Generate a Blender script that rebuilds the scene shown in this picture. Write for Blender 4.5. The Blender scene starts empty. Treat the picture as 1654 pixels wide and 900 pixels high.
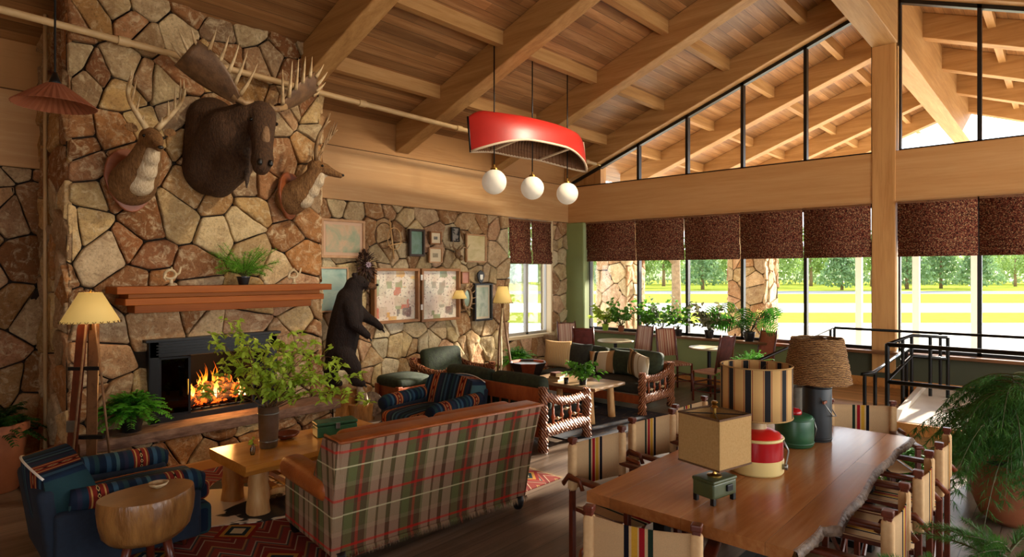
import bpy, bmesh, math, random
from mathutils import Vector, Matrix, Euler, noise
random.seed(7)
PI = math.pi
COL = bpy.context.scene.collection
SC = bpy.context.scene

# ------------------------------------------------------------------ camera, light, exposure
cam = bpy.data.cameras.new('camera'); camo = bpy.data.objects.new('camera', cam); COL.objects.link(camo)
camo.location = (0, 0, 2.0)
camo.rotation_euler = (PI/2, 0, -math.atan2(.7428, .6695))
cam.sensor_width = 36.0; cam.lens = 994/1654*36
cam.shift_y = -9/1654; cam.clip_end = 400; cam.clip_start = .05
SC.camera = camo

SC.view_settings.view_transform = 'Standard'; SC.view_settings.look = 'None'
SC.view_settings.gamma = 1; SC.view_settings.use_curve_mapping = False
SC.view_settings.exposure = 0.2

w = bpy.data.worlds.new('world'); SC.world = w; w.use_nodes = True
bg = w.node_tree.nodes['Background']
bg.inputs['Color'].default_value = (.86, .93, 1.0, 1); bg.inputs['Strength'].default_value = 4.2

def lamp(kind, name, loc, energy, color, **k):
    l = bpy.data.lights.new(name, kind); l.energy = energy; l.color = color
    o = bpy.data.objects.new(name, l); COL.objects.link(o); o.location = loc
    tgt = k.pop('target', None)
    if tgt is not None:
        o.rotation_euler = (Vector(tgt)-Vector(loc)).to_track_quat('-Z', 'Y').to_euler()
    for a, b in k.items(): setattr(l, a, b)
    return o
# low sun outside, coming under the porch roof from the road side
lamp('SUN', 'sun', (30, -5, 15), 20, (1, .91, .76), angle=.02, target=(30-1, -5+.20, 15-.335))
# added fill panels behind and right of the camera, in place of window daylight
lamp('AREA', 'rear_fill_light', (-3.2, -1.0, 2.3), 25, (1, .90, .76), shape='RECTANGLE', size=2.6, size_y=2.2, target=(4, 2.6, 1.6))
lamp('AREA', 'side_fill_light', (7.4, -3.6, 2.0), 190, (1, .93, .82), shape='RECTANGLE', size=7, size_y=1.8, target=(5, 3, 1.6))
# ceiling spot grazing the chimney; second spot added to brighten the picture wall
lamp('SPOT', 'chimney_spotlight', (4.9, 2.9, 5.6), 450, (1, .80, .55), spot_size=1.0, spot_blend=.9, shadow_soft_size=.12, target=(3.0, 6.9, 2.0))
lamp('SPOT', 'gallery_fill_spot', (7.2, 3.4, 5.2), 620, (1, .86, .64), spot_size=1.15, spot_blend=.9, shadow_soft_size=.12, target=(6.6, 7.98, 1.7))

# ------------------------------------------------------------------ materials
def C(h, a=1):
    v = [int(h[i:i+2], 16)/255 for i in (0, 2, 4)]
    return tuple((x/12.92 if x <= .04045 else ((x+.055)/1.055)**2.4) for x in v)+(a,)
class N:
    def __init__(s, name):
        s.m = bpy.data.materials.new(name); s.m.use_nodes = True; s.t = s.m.node_tree
        s.b = s.t.nodes['Principled BSDF']; s.out = s.t.nodes['Material Output']
    def n(s, typ, **k):
        x = s.t.nodes.new(typ)
        for a, v in k.items():
            if a.startswith('i_'):
                key = a[2:]; key = int(key) if key.isdigit() else key
                if hasattr(v, 'is_output') : s.t.links.new(v, x.inputs[key])
                else: x.inputs[key].default_value = v
            else: setattr(x, a, v)
        return x
    def l(s, a, b): s.t.links.new(a, b)
    def coord(s, scale=(1, 1, 1), which='Object', rot=(0, 0, 0)):
        tc = s.n('ShaderNodeTexCoord'); mp = s.n('ShaderNodeMapping')
        mp.inputs['Scale'].default_value = scale; mp.inputs['Rotation'].default_value = rot
        s.l(tc.outputs[which], mp.inputs['Vector']); return mp.outputs['Vector']
    def noise(s, vec, scale=5, detail=4, rough=.55, dist=0):
        x = s.n('ShaderNodeTexNoise'); s.l(vec, x.inputs['Vector'])
        x.inputs['Scale'].default_value = scale; x.inputs['Detail'].default_value = detail
        x.inputs['Roughness'].default_value = rough; x.inputs['Distortion'].default_value = dist
        return x.outputs['Fac']
    def ramp(s, fac, stops, interp='LINEAR'):
        r = s.n('ShaderNodeValToRGB'); s.l(fac, r.inputs['Fac']); cr = r.color_ramp; cr.interpolation = interp
        while len(cr.elements) < len(stops): cr.elements.new(.5)
        for e, (p, c) in zip(cr.elements, stops):
            e.position = p; e.color = C(c) if isinstance(c, str) else c
        return r.outputs['Color']
    def math(s, op, a, b=0.0, c=None):
        x = s.n('ShaderNodeMath', operation=op)
        for i, v in enumerate((a, b) if c is None else (a, b, c)):
            if hasattr(v, 'is_output'): s.l(v, x.inputs[i])
            else: x.inputs[i].default_value = v
        return x.outputs[0]
    def mix(s, fac, a, b, mode='MIX'):
        x = s.n('ShaderNodeMix', data_type='RGBA', blend_type=mode)
        for k, v in ((0, fac), (6, a), (7, b)):
            if isinstance(v, str): v = C(v)
            if hasattr(v, 'is_output'): s.l(v, x.inputs[k])
            else: x.inputs[k].default_value = v
        return x.outputs[2]
    def sep(s, vec):
        x = s.n('ShaderNodeSeparateXYZ'); s.l(vec, x.inputs[0]); return x.outputs
    def bump(s, h, strength=.3, dist=.02):
        x = s.n('ShaderNodeBump'); x.inputs['Strength'].default_value = strength; x.inputs['Distance'].default_value = dist
        s.l(h, x.inputs['Height']); s.l(x.outputs[0], s.b.inputs['Normal'])
    def col(s, c):
        if isinstance(c, str): c = C(c)
        if hasattr(c, 'is_output'): s.l(c, s.b.inputs['Base Color'])
        else: s.b.inputs['Base Color'].default_value = c
    def set(s, **k):
        for a, v in k.items(): s.b.inputs[a.replace('_', ' ')].default_value = v
        return s.m
def plain(name, c, rough=.6, c2=None, sc=12, bump=0, metal=0, bs=40, vec=(1, 1, 1), spec=.5):
    m = N(name); v = m.coord(vec)
    if c2: m.col(m.ramp(m.noise(v, sc), [(.3, c), (.7, c2)]))
    else: m.col(c)
    if bump: m.bump(m.noise(v, bs, 3), bump, .01)
    return m.set(Roughness=rough, Metallic=metal, Specular_IOR_Level=spec)
def wood(name, c1, c2, axis='X', sc=1.0, rough=.45, plank=0, gloss=.4, c3=None, pax=None, gap=.012):
    """grain runs along axis; plank = board width across"""
    m = N(name); s = {'X': (.35, 6, 6), 'Y': (6, .35, 6), 'Z': (6, 6, .35)}[axis]
    v = m.coord(tuple(a*sc for a in s))
    g = m.noise(v, 2.2, 6, .65, .6); g2 = m.noise(v, 14, 3, .6)
    fac = m.math('ADD', m.math('MULTIPLY', g, .75), m.math('MULTIPLY', g2, .25))
    st = [(.28, c1), (.5, c3 or c2), (.75, c2)]
    colr = m.ramp(fac, st)
    h = fac
    if plank:
        o = m.sep(m.coord()); i = {'X': 0, 'Y': 1, 'Z': 2}
        across = o[i[pax]]
        pw = m.math('DIVIDE', across, plank); fl = m.math('FLOOR', pw); fr = m.math('FRACT', pw)
        wn = m.n('ShaderNodeTexWhiteNoise', noise_dimensions='2D')
        cx = m.n('ShaderNodeCombineXYZ'); m.l(fl, cx.inputs[0])
        lng = m.math('DIVIDE', m.math('ADD', o[i[axis]], m.math('MULTIPLY', fl, 1.37)), 2.4)
        m.l(m.math('FLOOR', lng), cx.inputs[1]); m.l(cx.outputs[0], wn.inputs['Vector'])
        tone = m.math('MULTIPLY_ADD', wn.outputs['Value'], .5, .72)
        t3 = m.n('ShaderNodeCombineColor')
        for k in range(3): m.l(tone, t3.inputs[k])
        colr = m.mix(1.0, colr, t3.outputs[0], 'MULTIPLY')
        line = m.math('GREATER_THAN', m.math('ABSOLUTE', m.math('SUBTRACT', fr, .5)), .5-gap/2/plank)
        colr = m.mix(m.math('MULTIPLY', line, .75), colr, '120b06')
        h = m.math('SUBTRACT', m.math('MULTIPLY', fac, .3), line)
    m.col(colr); m.bump(h, .25, .006)
    return m.set(Roughness=rough, Specular_IOR_Level=gloss)
def stone(name, tint='ffffff', rough=.85):
    m = N(name); a = m.n('ShaderNodeVertexColor', layer_name='col').outputs['Color']; v = m.coord()
    n1 = m.noise(v, 5, 8, .7, .5); n2 = m.noise(v, 38, 5, .75)
    c = m.mix(m.math('MULTIPLY', m.ramp(n1, [(.42, (0, 0, 0, 1)), (.68, (1, 1, 1, 1))]), .55), a, '7d4f2a')
    c = m.mix(m.math('MULTIPLY', m.ramp(n2, [(.34, (1, 1, 1, 1)), (.5, (0, 0, 0, 1))]), .45), c, '4a3320')
    c = m.mix(m.math('MULTIPLY', m.ramp(m.noise(v, 9, 7, .75, 1.2), [(.5, (0, 0, 0, 1)), (.66, (1, 1, 1, 1))]), .65), c, 'e3cfa6')
    if tint != 'ffffff': c = m.mix(1.0, c, tint, 'MULTIPLY')
    m.col(c); m.bump(m.math('ADD', m.math('MULTIPLY', n1, .7), m.math('MULTIPLY', n2, .5)), .9, .03)
    return m.set(Roughness=rough, Specular_IOR_Level=.25)
def emit(name, c, s):
    m = N(name); m.col(c); m.b.inputs['Emission Color'].default_value = C(c); m.b.inputs['Emission Strength'].default_value = s
    return m.m
def glass(name, tint='ffffff', fac=.12):
    m = N(name); tr = m.n('ShaderNodeBsdfTransparent'); tr.inputs[0].default_value = C(tint)
    gl = m.n('ShaderNodeBsdfGlossy'); gl.inputs['Roughness'].default_value = .02
    fr = m.n('ShaderNodeFresnel'); mx = m.n('ShaderNodeMixShader')
    m.l(m.math('MULTIPLY', fr.outputs[0], fac*5), mx.inputs[0]); m.l(tr.outputs[0], mx.inputs[1]); m.l(gl.outputs[0], mx.inputs[2])
    m.l(mx.outputs[0], m.out.inputs['Surface']); return m.m
def stripes(name, stops, period, axis=0, rough=.85, jit=.0, bump=.15, vec=(1, 1, 1), offset=0, trans=0):
    """repeating stripes across one object axis"""
    m = N(name); o = m.sep(m.coord(vec)); x = m.math('FRACT', m.math('ADD', m.math('DIVIDE', o[axis], period), 100+offset))
    if jit: x = m.math('ADD', x, m.math('MULTIPLY', m.math('SUBTRACT', m.noise(m.coord(), 9), .5), jit))
    c = m.ramp(x, stops, 'CONSTANT'); wv = m.noise(m.coord((60, 60, 60)), 6)
    c = m.mix(m.math('MULTIPLY', wv, .35), c, '000000', 'MULTIPLY')
    m.col(c); m.bump(wv, bump, .004)
    return m.set(Roughness=rough, Specular_IOR_Level=.2)
def leafmat(name, c1, c2, sc=6):
    m = N(name); v = m.coord(); m.col(m.ramp(m.noise(v, sc, 3), [(.3, c1), (.7, c2)]))
    tr = m.n('ShaderNodeBsdfTranslucent'); tr.inputs[0].default_value = C(c2)
    mx = m.n('ShaderNodeMixShader'); mx.inputs[0].default_value = .3
    m.l(m.b.outputs[0], mx.inputs[1]); m.l(tr.outputs[0], mx.inputs[2]); m.l(mx.outputs[0], m.out.inputs['Surface'])
    m.set(Roughness=.5, Specular_IOR_Level=.4); return m.m
def fur(name, c1, c2, c3=None, zr=None, bs=60):
    m = N(name); v = m.coord((1, 1, .35)); n = m.noise(v, bs, 4, .7)
    c = m.ramp(n, [(.3, c1), (.7, c2)])
    if c3:
        z = m.sep(m.coord())[2]; f = m.n('ShaderNodeMapRange'); m.l(z, f.inputs[0]); f.inputs[1].default_value = zr[0]; f.inputs[2].default_value = zr[1]
        c = m.mix(f.outputs[0], c, c3)
    m.col(c); m.bump(n, .9, .02); return m.set(Roughness=.75, Specular_IOR_Level=.3)

M = {}
M['floor'] = wood('floor planks', '4a3c32', '93806f', 'X', .6, .30, .19, .6, '6c5a4b', 'Y', .006)
M['ceil'] = wood('ceiling boards', '70492a', 'c2986a', 'X', .5, .42, .14, .45, '966a40', 'Y', .006)
M['beamY'] = wood('beam timber', '94683c', 'c9a06c', 'Y', .6, .55, 0, .3, 'b0844f')
M['beamX'] = wood('purlin timber', '94683c', 'c9a06c', 'X', .6, .55, 0, .3, 'b0844f')
M['beamZ'] = wood('post timber', 'b07a40', 'd9a868', 'Z', .6, .5, 0, .3, 'cf9c60')
M['panelX'] = wood('panel timber', 'c09260', 'dfba8a', 'X', .4, .55, 0, .3, 'c99c69')
M['plinth'] = wood('plinth timber', '9a5c26', 'c98845', 'X', .6, .4)
M['stone'] = stone('fieldstone')
M['mortar'] = plain('mortar', '37281a', .95, '1d150e', 8, .3)
M['stonecap'] = plain('hearth stone', '8b6a55', .8, '5c4031', 7, .6, bs=25, vec=(1, 3, 3))
M['green'] = plain('sage green paint', '8f9c60', .6, '86935a', 2)
M['darkgreen'] = plain('olive green paint', '4d4f38', .7, '454733', 2)
M['black'] = plain('black iron', '0d0d0e', .42, metal=.3)
M['blackm'] = plain('black window frame', '100e0c', .4)
M['rail'] = plain('dark painted steel rail', '151413', .28, metal=.5)
M['sill'] = wood('walnut sill', '4a2c18', '7d5434', 'Y', .6, .35)
M['glass'] = glass('window glass')
M['mantel'] = wood('cherry mantel', '7c3c12', 'b4692a', 'X', .5, .5, 0, .15, '9a5420')
M['shade_fabric'] = None
M['brass'] = plain('brass', 'b08a45', .3, metal=1)
M['globe'] = emit('milk glass', 'f3ead6', .12)
M['pipe'] = plain('painted pipe', 'cdae80', .5, 'bd9c6c', 5)
M['canoe'] = plain('red canoe hull', 'b0221a', .42, 'a01c14', 3)
M['canoe_in'] = wood('canoe ribs', '4a2c18', '7d5434', 'X', 1.4, .6)
M['canoe_rail'] = plain('canoe gunwale', 'cfb79a', .5)
M['mahog'] = plain('mahogany', '4b1c0d', .3, '6a2c15', 9, vec=(3, 3, 1))
M['cherry'] = plain('red stained timber', '8c3d1c', .4, 'a85628', 8, .2, vec=(3, 3, 1))
M['logw'] = plain('peeled log', 'c08445', .5, 'ecc586', 5, .5, bs=12, vec=(2, 2, .5))
M['stumpt'] = plain('stump top', '8c6232', .3, 'a87a42', 5, .1)
M['bark'] = plain('polished bark', '6d4520', .3, 'a5743e', 9, .7, bs=14, vec=(2, 2, .6))
M['barkd'] = plain('live edge bark', '3a2619', .5, '8a7562', 22, .9, bs=30)
M['tabletop'] = wood('walnut table top', '8a5530', 'c98f5a', 'X', .45, .2, .42, .6, 'aa6c3a', 'Y', .0015)
M['ctable'] = wood('honey pine', 'b9752a', 'dc9f4d', 'X', .6, .2, 0, .55, 'cd8b3b')
M['leather'] = plain('cognac leather', '8f4417', .42, 'b5642b', 6, .3, bs=60)
M['leatherd'] = plain('saddle leather', '6a2f14', .4, '7e3c1b', 6, .2)
M['dkgreen'] = plain('forest green cushion', '1f2617', .85, '333c24', 20, .4)
M['dkchar'] = plain('charcoal cushion', '23231d', .85, '33342a', 20, .4)
M['terra'] = plain('terracotta', 'a5623c', .7, '8e4f2e', 4, .1)
M['darkpot'] = plain('dark glazed pot', '1a1a1c', .3)
M['galv'] = plain('galvanised steel', '9a9a94', .35, '77776f', 6, metal=.9)
M['soil'] = plain('potting soil', '1c120a', .95)
M['boxgreen'] = plain('enamel green', '1f4a2e', .35, '2a5a38', 10)
M['olive'] = plain('olive enamel', '4a5230', .4, '3a4227', 10)
M['redjug'] = plain('red enamel', 'a3141a', .25)
M['creamjug'] = plain('butter yellow enamel', 'd8bf7c', .35)
M['burlap'] = plain('burlap', 'b48e58', .9, 'a68049', 90, .3, bs=150)
M['burlapd'] = plain('brown trim', '5a3a1c', .8)
M['parch'] = None
M['skull'] = plain('bone', 'd9c7a2', .6, 'b39a70', 20, .3)
M['antler'] = plain('antler', '6b4a2c', .5, 'a98a60', 14, .4, bs=40)
M['palm'] = plain('moose palm', '4a3220', .5, '7d5c3c', 9, .3)
M['antlerp'] = plain('pale antler', '9a7748', .5, 'd8c197', 9, .3)
M['moose'] = fur('moose fur', '2a1a10', '5a3e27')
M['deer'] = fur('deer fur', '5a3a1e', '9a7145')
M['deerw'] = fur('pale deer throat fur', 'b79c78', 'e6d6b8')
M['bear'] = fur('black bear fur', '0e0806', '2b1a13')
M['bearm'] = fur('bear muzzle fur', '4a2e1c', '7b5535')
M['eye'] = plain('glass eye', '050403', .08)
M['nose'] = plain('black nose', '0c0908', .35)
M['plaque'] = plain('plaque timber', '7b3d1c', .4, '94502a', 6, vec=(1, 1, 3))
M['cfern'] = leafmat('fern green', '2f7a1c', '6fbf3a')
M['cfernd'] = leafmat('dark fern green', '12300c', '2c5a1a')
M['pine'] = leafmat('conifer green', '24501c', '568a38')
M['lime'] = leafmat('spring leaf green', '86ad2c', 'c4dc50')
M['mid'] = leafmat('leaf green', '2c6a1c', '6aa436')
M['monst'] = leafmat('monstera green', '1c4a14', '3f7a26')
M['purple'] = leafmat('bronze leaf', '4a4a38', '7d7a55')
M['silver'] = leafmat('silver leaf', '3a4a38', '8a9a80')
M['tree'] = leafmat('tree leaf', '5f7c38', '87a056', 2)
M['treed'] = leafmat('dark tree leaf', '4f6e40', '6f8c58', 2)
M['treeb'] = plain('tree bark', '8a7050', .9, '6a5338', 8, .4)
M['stem'] = plain('green stem', '4a4a1e', .6)
M['twig'] = plain('brown twig', '5c3d22', .7, '76522f', 20)
M['grass'] = plain('lawn grass', '78802f', .95, '858c3a', 3, .0, spec=0)
M['road'] = plain('pale concrete', 'e2dacd', .9, 'd6ccbd', 1.5, 0, spec=0)
M['asphalt'] = plain('grey asphalt', '6f6f73', .95, spec=0)
M['ramp'] = plain('pale ramp surface', 'cfc4b4', .4, 'bdb0a0', 3)
M['white'] = plain('white enamel', 'e9e4d8', .4)
M['steelr'] = plain('polished rail steel', 'b9b9b9', .25, metal=1)
# ------------------------------------------------------------------ mesh builder
class MB:
    def __init__(s): s.v = []; s.f = []; s.c = []; s.fm = []
    def add(s, vs, fs, mat=None, col=None, mi=0):
        b = len(s.v)
        s.v += [tuple(mat @ Vector(p)) if mat else tuple(p) for p in vs]
        s.f += [tuple(b+i for i in f) for f in fs]; s.fm += [mi]*len(fs)
        s.c += [col or (1, 1, 1, 1)]*len(vs)
        return s
    def box(s, a, b, mat=None, mi=0):
        x0, y0, z0 = a; x1, y1, z1 = b
        v = [(x0,y0,z0),(x1,y0,z0),(x1,y1,z0),(x0,y1,z0),(x0,y0,z1),(x1,y0,z1),(x1,y1,z1),(x0,y1,z1)]
        return s.add(v, [(3,2,1,0),(4,5,6,7),(0,1,5,4),(1,2,6,5),(2,3,7,6),(3,0,4,7)], mat, mi=mi)
    def cbox(s, c, sz, mat=None):
        return s.box([c[i]-sz[i]/2 for i in range(3)], [c[i]+sz[i]/2 for i in range(3)], mat)
    def rbox(s, c, sz, r=.03, puff=(0, 0, 0), m=4, mat=None, mi=0):
        h = [x/2 for x in sz]; r = min(r, *[x*.98 for x in h])
        def cs(H):
            a = [-H, -H+.25*r, -H+.6*r, -H+r]; mid = [(-H+r)+(2*H-2*r)*i/m for i in range(1, m)]
            return a+mid+[-x for x in reversed(a)]
        ax = [cs(H) for H in h]; vs = []; fs = []
        for d in range(3):
            u, w_ = (d+1) % 3, (d+2) % 3
            for sg in (-1, 1):
                b = len(vs); nu, nw = len(ax[u]), len(ax[w_])
                for i in range(nu):
                    for j in range(nw):
                        p = [0, 0, 0]; p[d] = sg*h[d]; p[u] = ax[u][i]; p[w_] = ax[w_][j]
                        q = [max(-(h[k]-r), min(h[k]-r, p[k])) for k in range(3)]
                        dv = Vector([p[k]-q[k] for k in range(3)]); dv = dv.normalized()*r if dv.length > 1e-9 else Vector()
                        p = [q[k]+dv[k] for k in range(3)]
                        e = [max(0, 1-(p[k]/h[k])**2) for k in range(3)]
                        pp = [p[k]+puff[k]*e[(k+1) % 3]*e[(k+2) % 3]*(p[k]/h[k]) for k in range(3)]
                        vs.append([pp[k]+c[k] for k in range(3)])
                for i in range(nu-1):
                    for j in range(nw-1):
                        a_ = b+i*nw+j; f = (a_, a_+nw, a_+nw+1, a_+1); fs.append(f if sg > 0 else f[::-1])
        return s.add(vs, fs, mat, mi=mi)
    def tube(s, path, rad, n=8, mat=None, caps=True, flat=1.0, mi=0, closed=False):
        P = [Vector(p) for p in path]; L = len(P)
        R = rad if isinstance(rad, (list, tuple)) else [rad]*L
        vs = []; fs = []; prev = None
        for i, p in enumerate(P):
            if closed: t = P[(i+1) % L]-P[i-1]
            else: t = (P[min(i+1, L-1)]-P[max(i-1, 0)])
            t = t.normalized() if t.length > 1e-9 else Vector((0, 0, 1))
            if prev is None:
                up = Vector((0, 0, 1)) if abs(t.z) < .9 else Vector((1, 0, 0)); a = t.cross(up).normalized()
            else:
                a = prev-t*prev.dot(t); a = a.normalized() if a.length > 1e-6 else t.orthogonal().normalized()
            prev = a; b = t.cross(a)
            for k in range(n):
                an = 2*PI*k/n; vs.append(p+a*math.cos(an)*R[i]+b*math.sin(an)*R[i]*flat)
        for i in range(L if closed else L-1):
            for k in range(n):
                j = (i+1) % L
                fs.append((i*n+k, i*n+(k+1) % n, j*n+(k+1) % n, j*n+k))
        if caps and not closed: fs += [tuple(range(n))[::-1], tuple((L-1)*n+k for k in range(n))]
        return s.add(vs, fs, mat, mi=mi)
    def cyl(s, a, b, r0, r1=None, n=16, mat=None, mi=0): return s.tube([a, b], [r0, r0 if r1 is None else r1], n, mat, mi=mi)
    def lathe(s, prof, n=28, c=(0, 0, 0), mat=None, ribs=0, rib=0, mi=0):
        vs = []; fs = []
        for r, z in prof:
            for k in range(n):
                an = 2*PI*k/n; rr = r*(1+(rib if ribs and k % 2 else 0))
                vs.append((c[0]+rr*math.cos(an), c[1]+rr*math.sin(an), c[2]+z))
        for i in range(len(prof)-1):
            for k in range(n): fs.append((i*n+k, i*n+(k+1) % n, (i+1)*n+(k+1) % n, (i+1)*n+k))
        if prof[0][0] > 1e-4: fs.append(tuple(range(n))[::-1])
        if prof[-1][0] > 1e-4: fs.append(tuple((len(prof)-1)*n+k for k in range(n)))
        return s.add(vs, fs, mat, mi=mi)
    def ell(s, c, r, n=12, mat=None, mi=0):
        pr = []
        m_ = Matrix.Translation(c) @ Matrix.Diagonal((r[0], r[1], r[2], 1))
        if mat: m_ = mat @ m_
        for i in range(n//2*2+1):
            t = PI*i/(n//2*2); pr.append((max(math.sin(t), 1e-5), -math.cos(t)))
        return s.lathe(pr, n+4, mat=m_, mi=mi)
    def capsule(s, a, b, r0, r1):
        a = Vector(a); b = Vector(b)
        s.tube([a+(b-a)*t for t in (0, .5, 1)], [r0, (r0+r1)/2, r1], 12)
        s.ell(a, (r0,)*3, 10); s.ell(b, (r1,)*3, 10); return s
    def prism(s, poly, z0, z1, mat=None, mi=0):
        n = len(poly); v = [(x, y, z0) for x, y in poly]+[(x, y, z1) for x, y in poly]
        f = [tuple(range(n))[::-1], tuple(range(n, 2*n))]+[(i, (i+1) % n, n+(i+1) % n, n+i) for i in range(n)]
        return s.add(v, f, mat, mi=mi)
    def quad(s, a, b, c, d, mi=0): return s.add([a, b, c, d], [(0, 1, 2, 3)], mi=mi)
    def build(s, name, mat, parent=None, smooth=False, bevel=0, weld=True, loc=None, solid=0, vcol=False, subsurf=0, remesh=0, mats=None, smooths=0, angle=None):
        me = bpy.data.meshes.new(name); me.from_pydata(s.v, [], s.f)
        if vcol:
            ca = me.color_attributes.new('col', 'FLOAT_COLOR', 'POINT')
            for i, c in enumerate(s.c): ca.data[i].color = c
        for m_ in (mats or [mat]): me.materials.append(m_)
        if mats:
            for p, k in zip(me.polygons, s.fm): p.material_index = k
        if weld:
            bm = bmesh.new(); bm.from_mesh(me); bmesh.ops.remove_doubles(bm, verts=bm.verts, dist=1e-5); bm.to_mesh(me); bm.free()
        if smooth:
            for p in me.polygons: p.use_smooth = True
            if angle: 
                try: me.set_sharp_from_angle(angle=angle)
                except Exception: pass
        o = bpy.data.objects.new(name, me); COL.objects.link(o)
        if parent: o.parent = parent
        if loc: o.location = loc
        if remesh:
            r = o.modifiers.new('r', 'REMESH'); r.mode = 'VOXEL'; r.voxel_size = remesh; r.use_smooth_shade = True
        if smooths:
            k = o.modifiers.new('s', 'SMOOTH'); k.iterations = smooths; k.factor = .6
        if solid:
            k = o.modifiers.new('so', 'SOLIDIFY'); k.thickness = solid
        if bevel:
            b = o.modifiers.new('b', 'BEVEL'); b.width = bevel; b.segments = 2; b.limit_method = 'ANGLE'
        if subsurf:
            k = o.modifiers.new('ss', 'SUBSURF'); k.levels = subsurf; k.render_levels = subsurf
        return o
def tag(o, label, cat, group=None):
    o['label'] = label; o['category'] = cat
    if group: o['group'] = group
    return o
def thing(name, label, cat, loc=(0, 0, 0), rz=0, group=None):
    o = bpy.data.objects.new(name, None); COL.objects.link(o); o.location = loc; o.rotation_euler = (0, 0, rz)
    o.empty_display_size = .1
    return tag(o, label, cat, group)
def struct(o): o['kind'] = 'structure'; return o
def stuff(o): o['kind'] = 'stuff'; return o
def dup(root, loc, rz, label, group=None):
    r = root.copy(); COL.objects.link(r); r.location = loc; r.rotation_euler = (0, 0, rz); r['label'] = label
    if group: r['group'] = group
    for ch in list(root.children):
        c = ch.copy(); COL.objects.link(c); c.parent = r
        for g in ch.children:
            d = g.copy(); COL.objects.link(d); d.parent = c
    return r
def R(d): return math.radians(d)
def Rz(a): return Matrix.Rotation(a, 4, 'Z')
def T(*p): return Matrix.Translation(p)
def Rx(a): return Matrix.Rotation(a, 4, 'X')
def Ry(a): return Matrix.Rotation(a, 4, 'Y')

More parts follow.
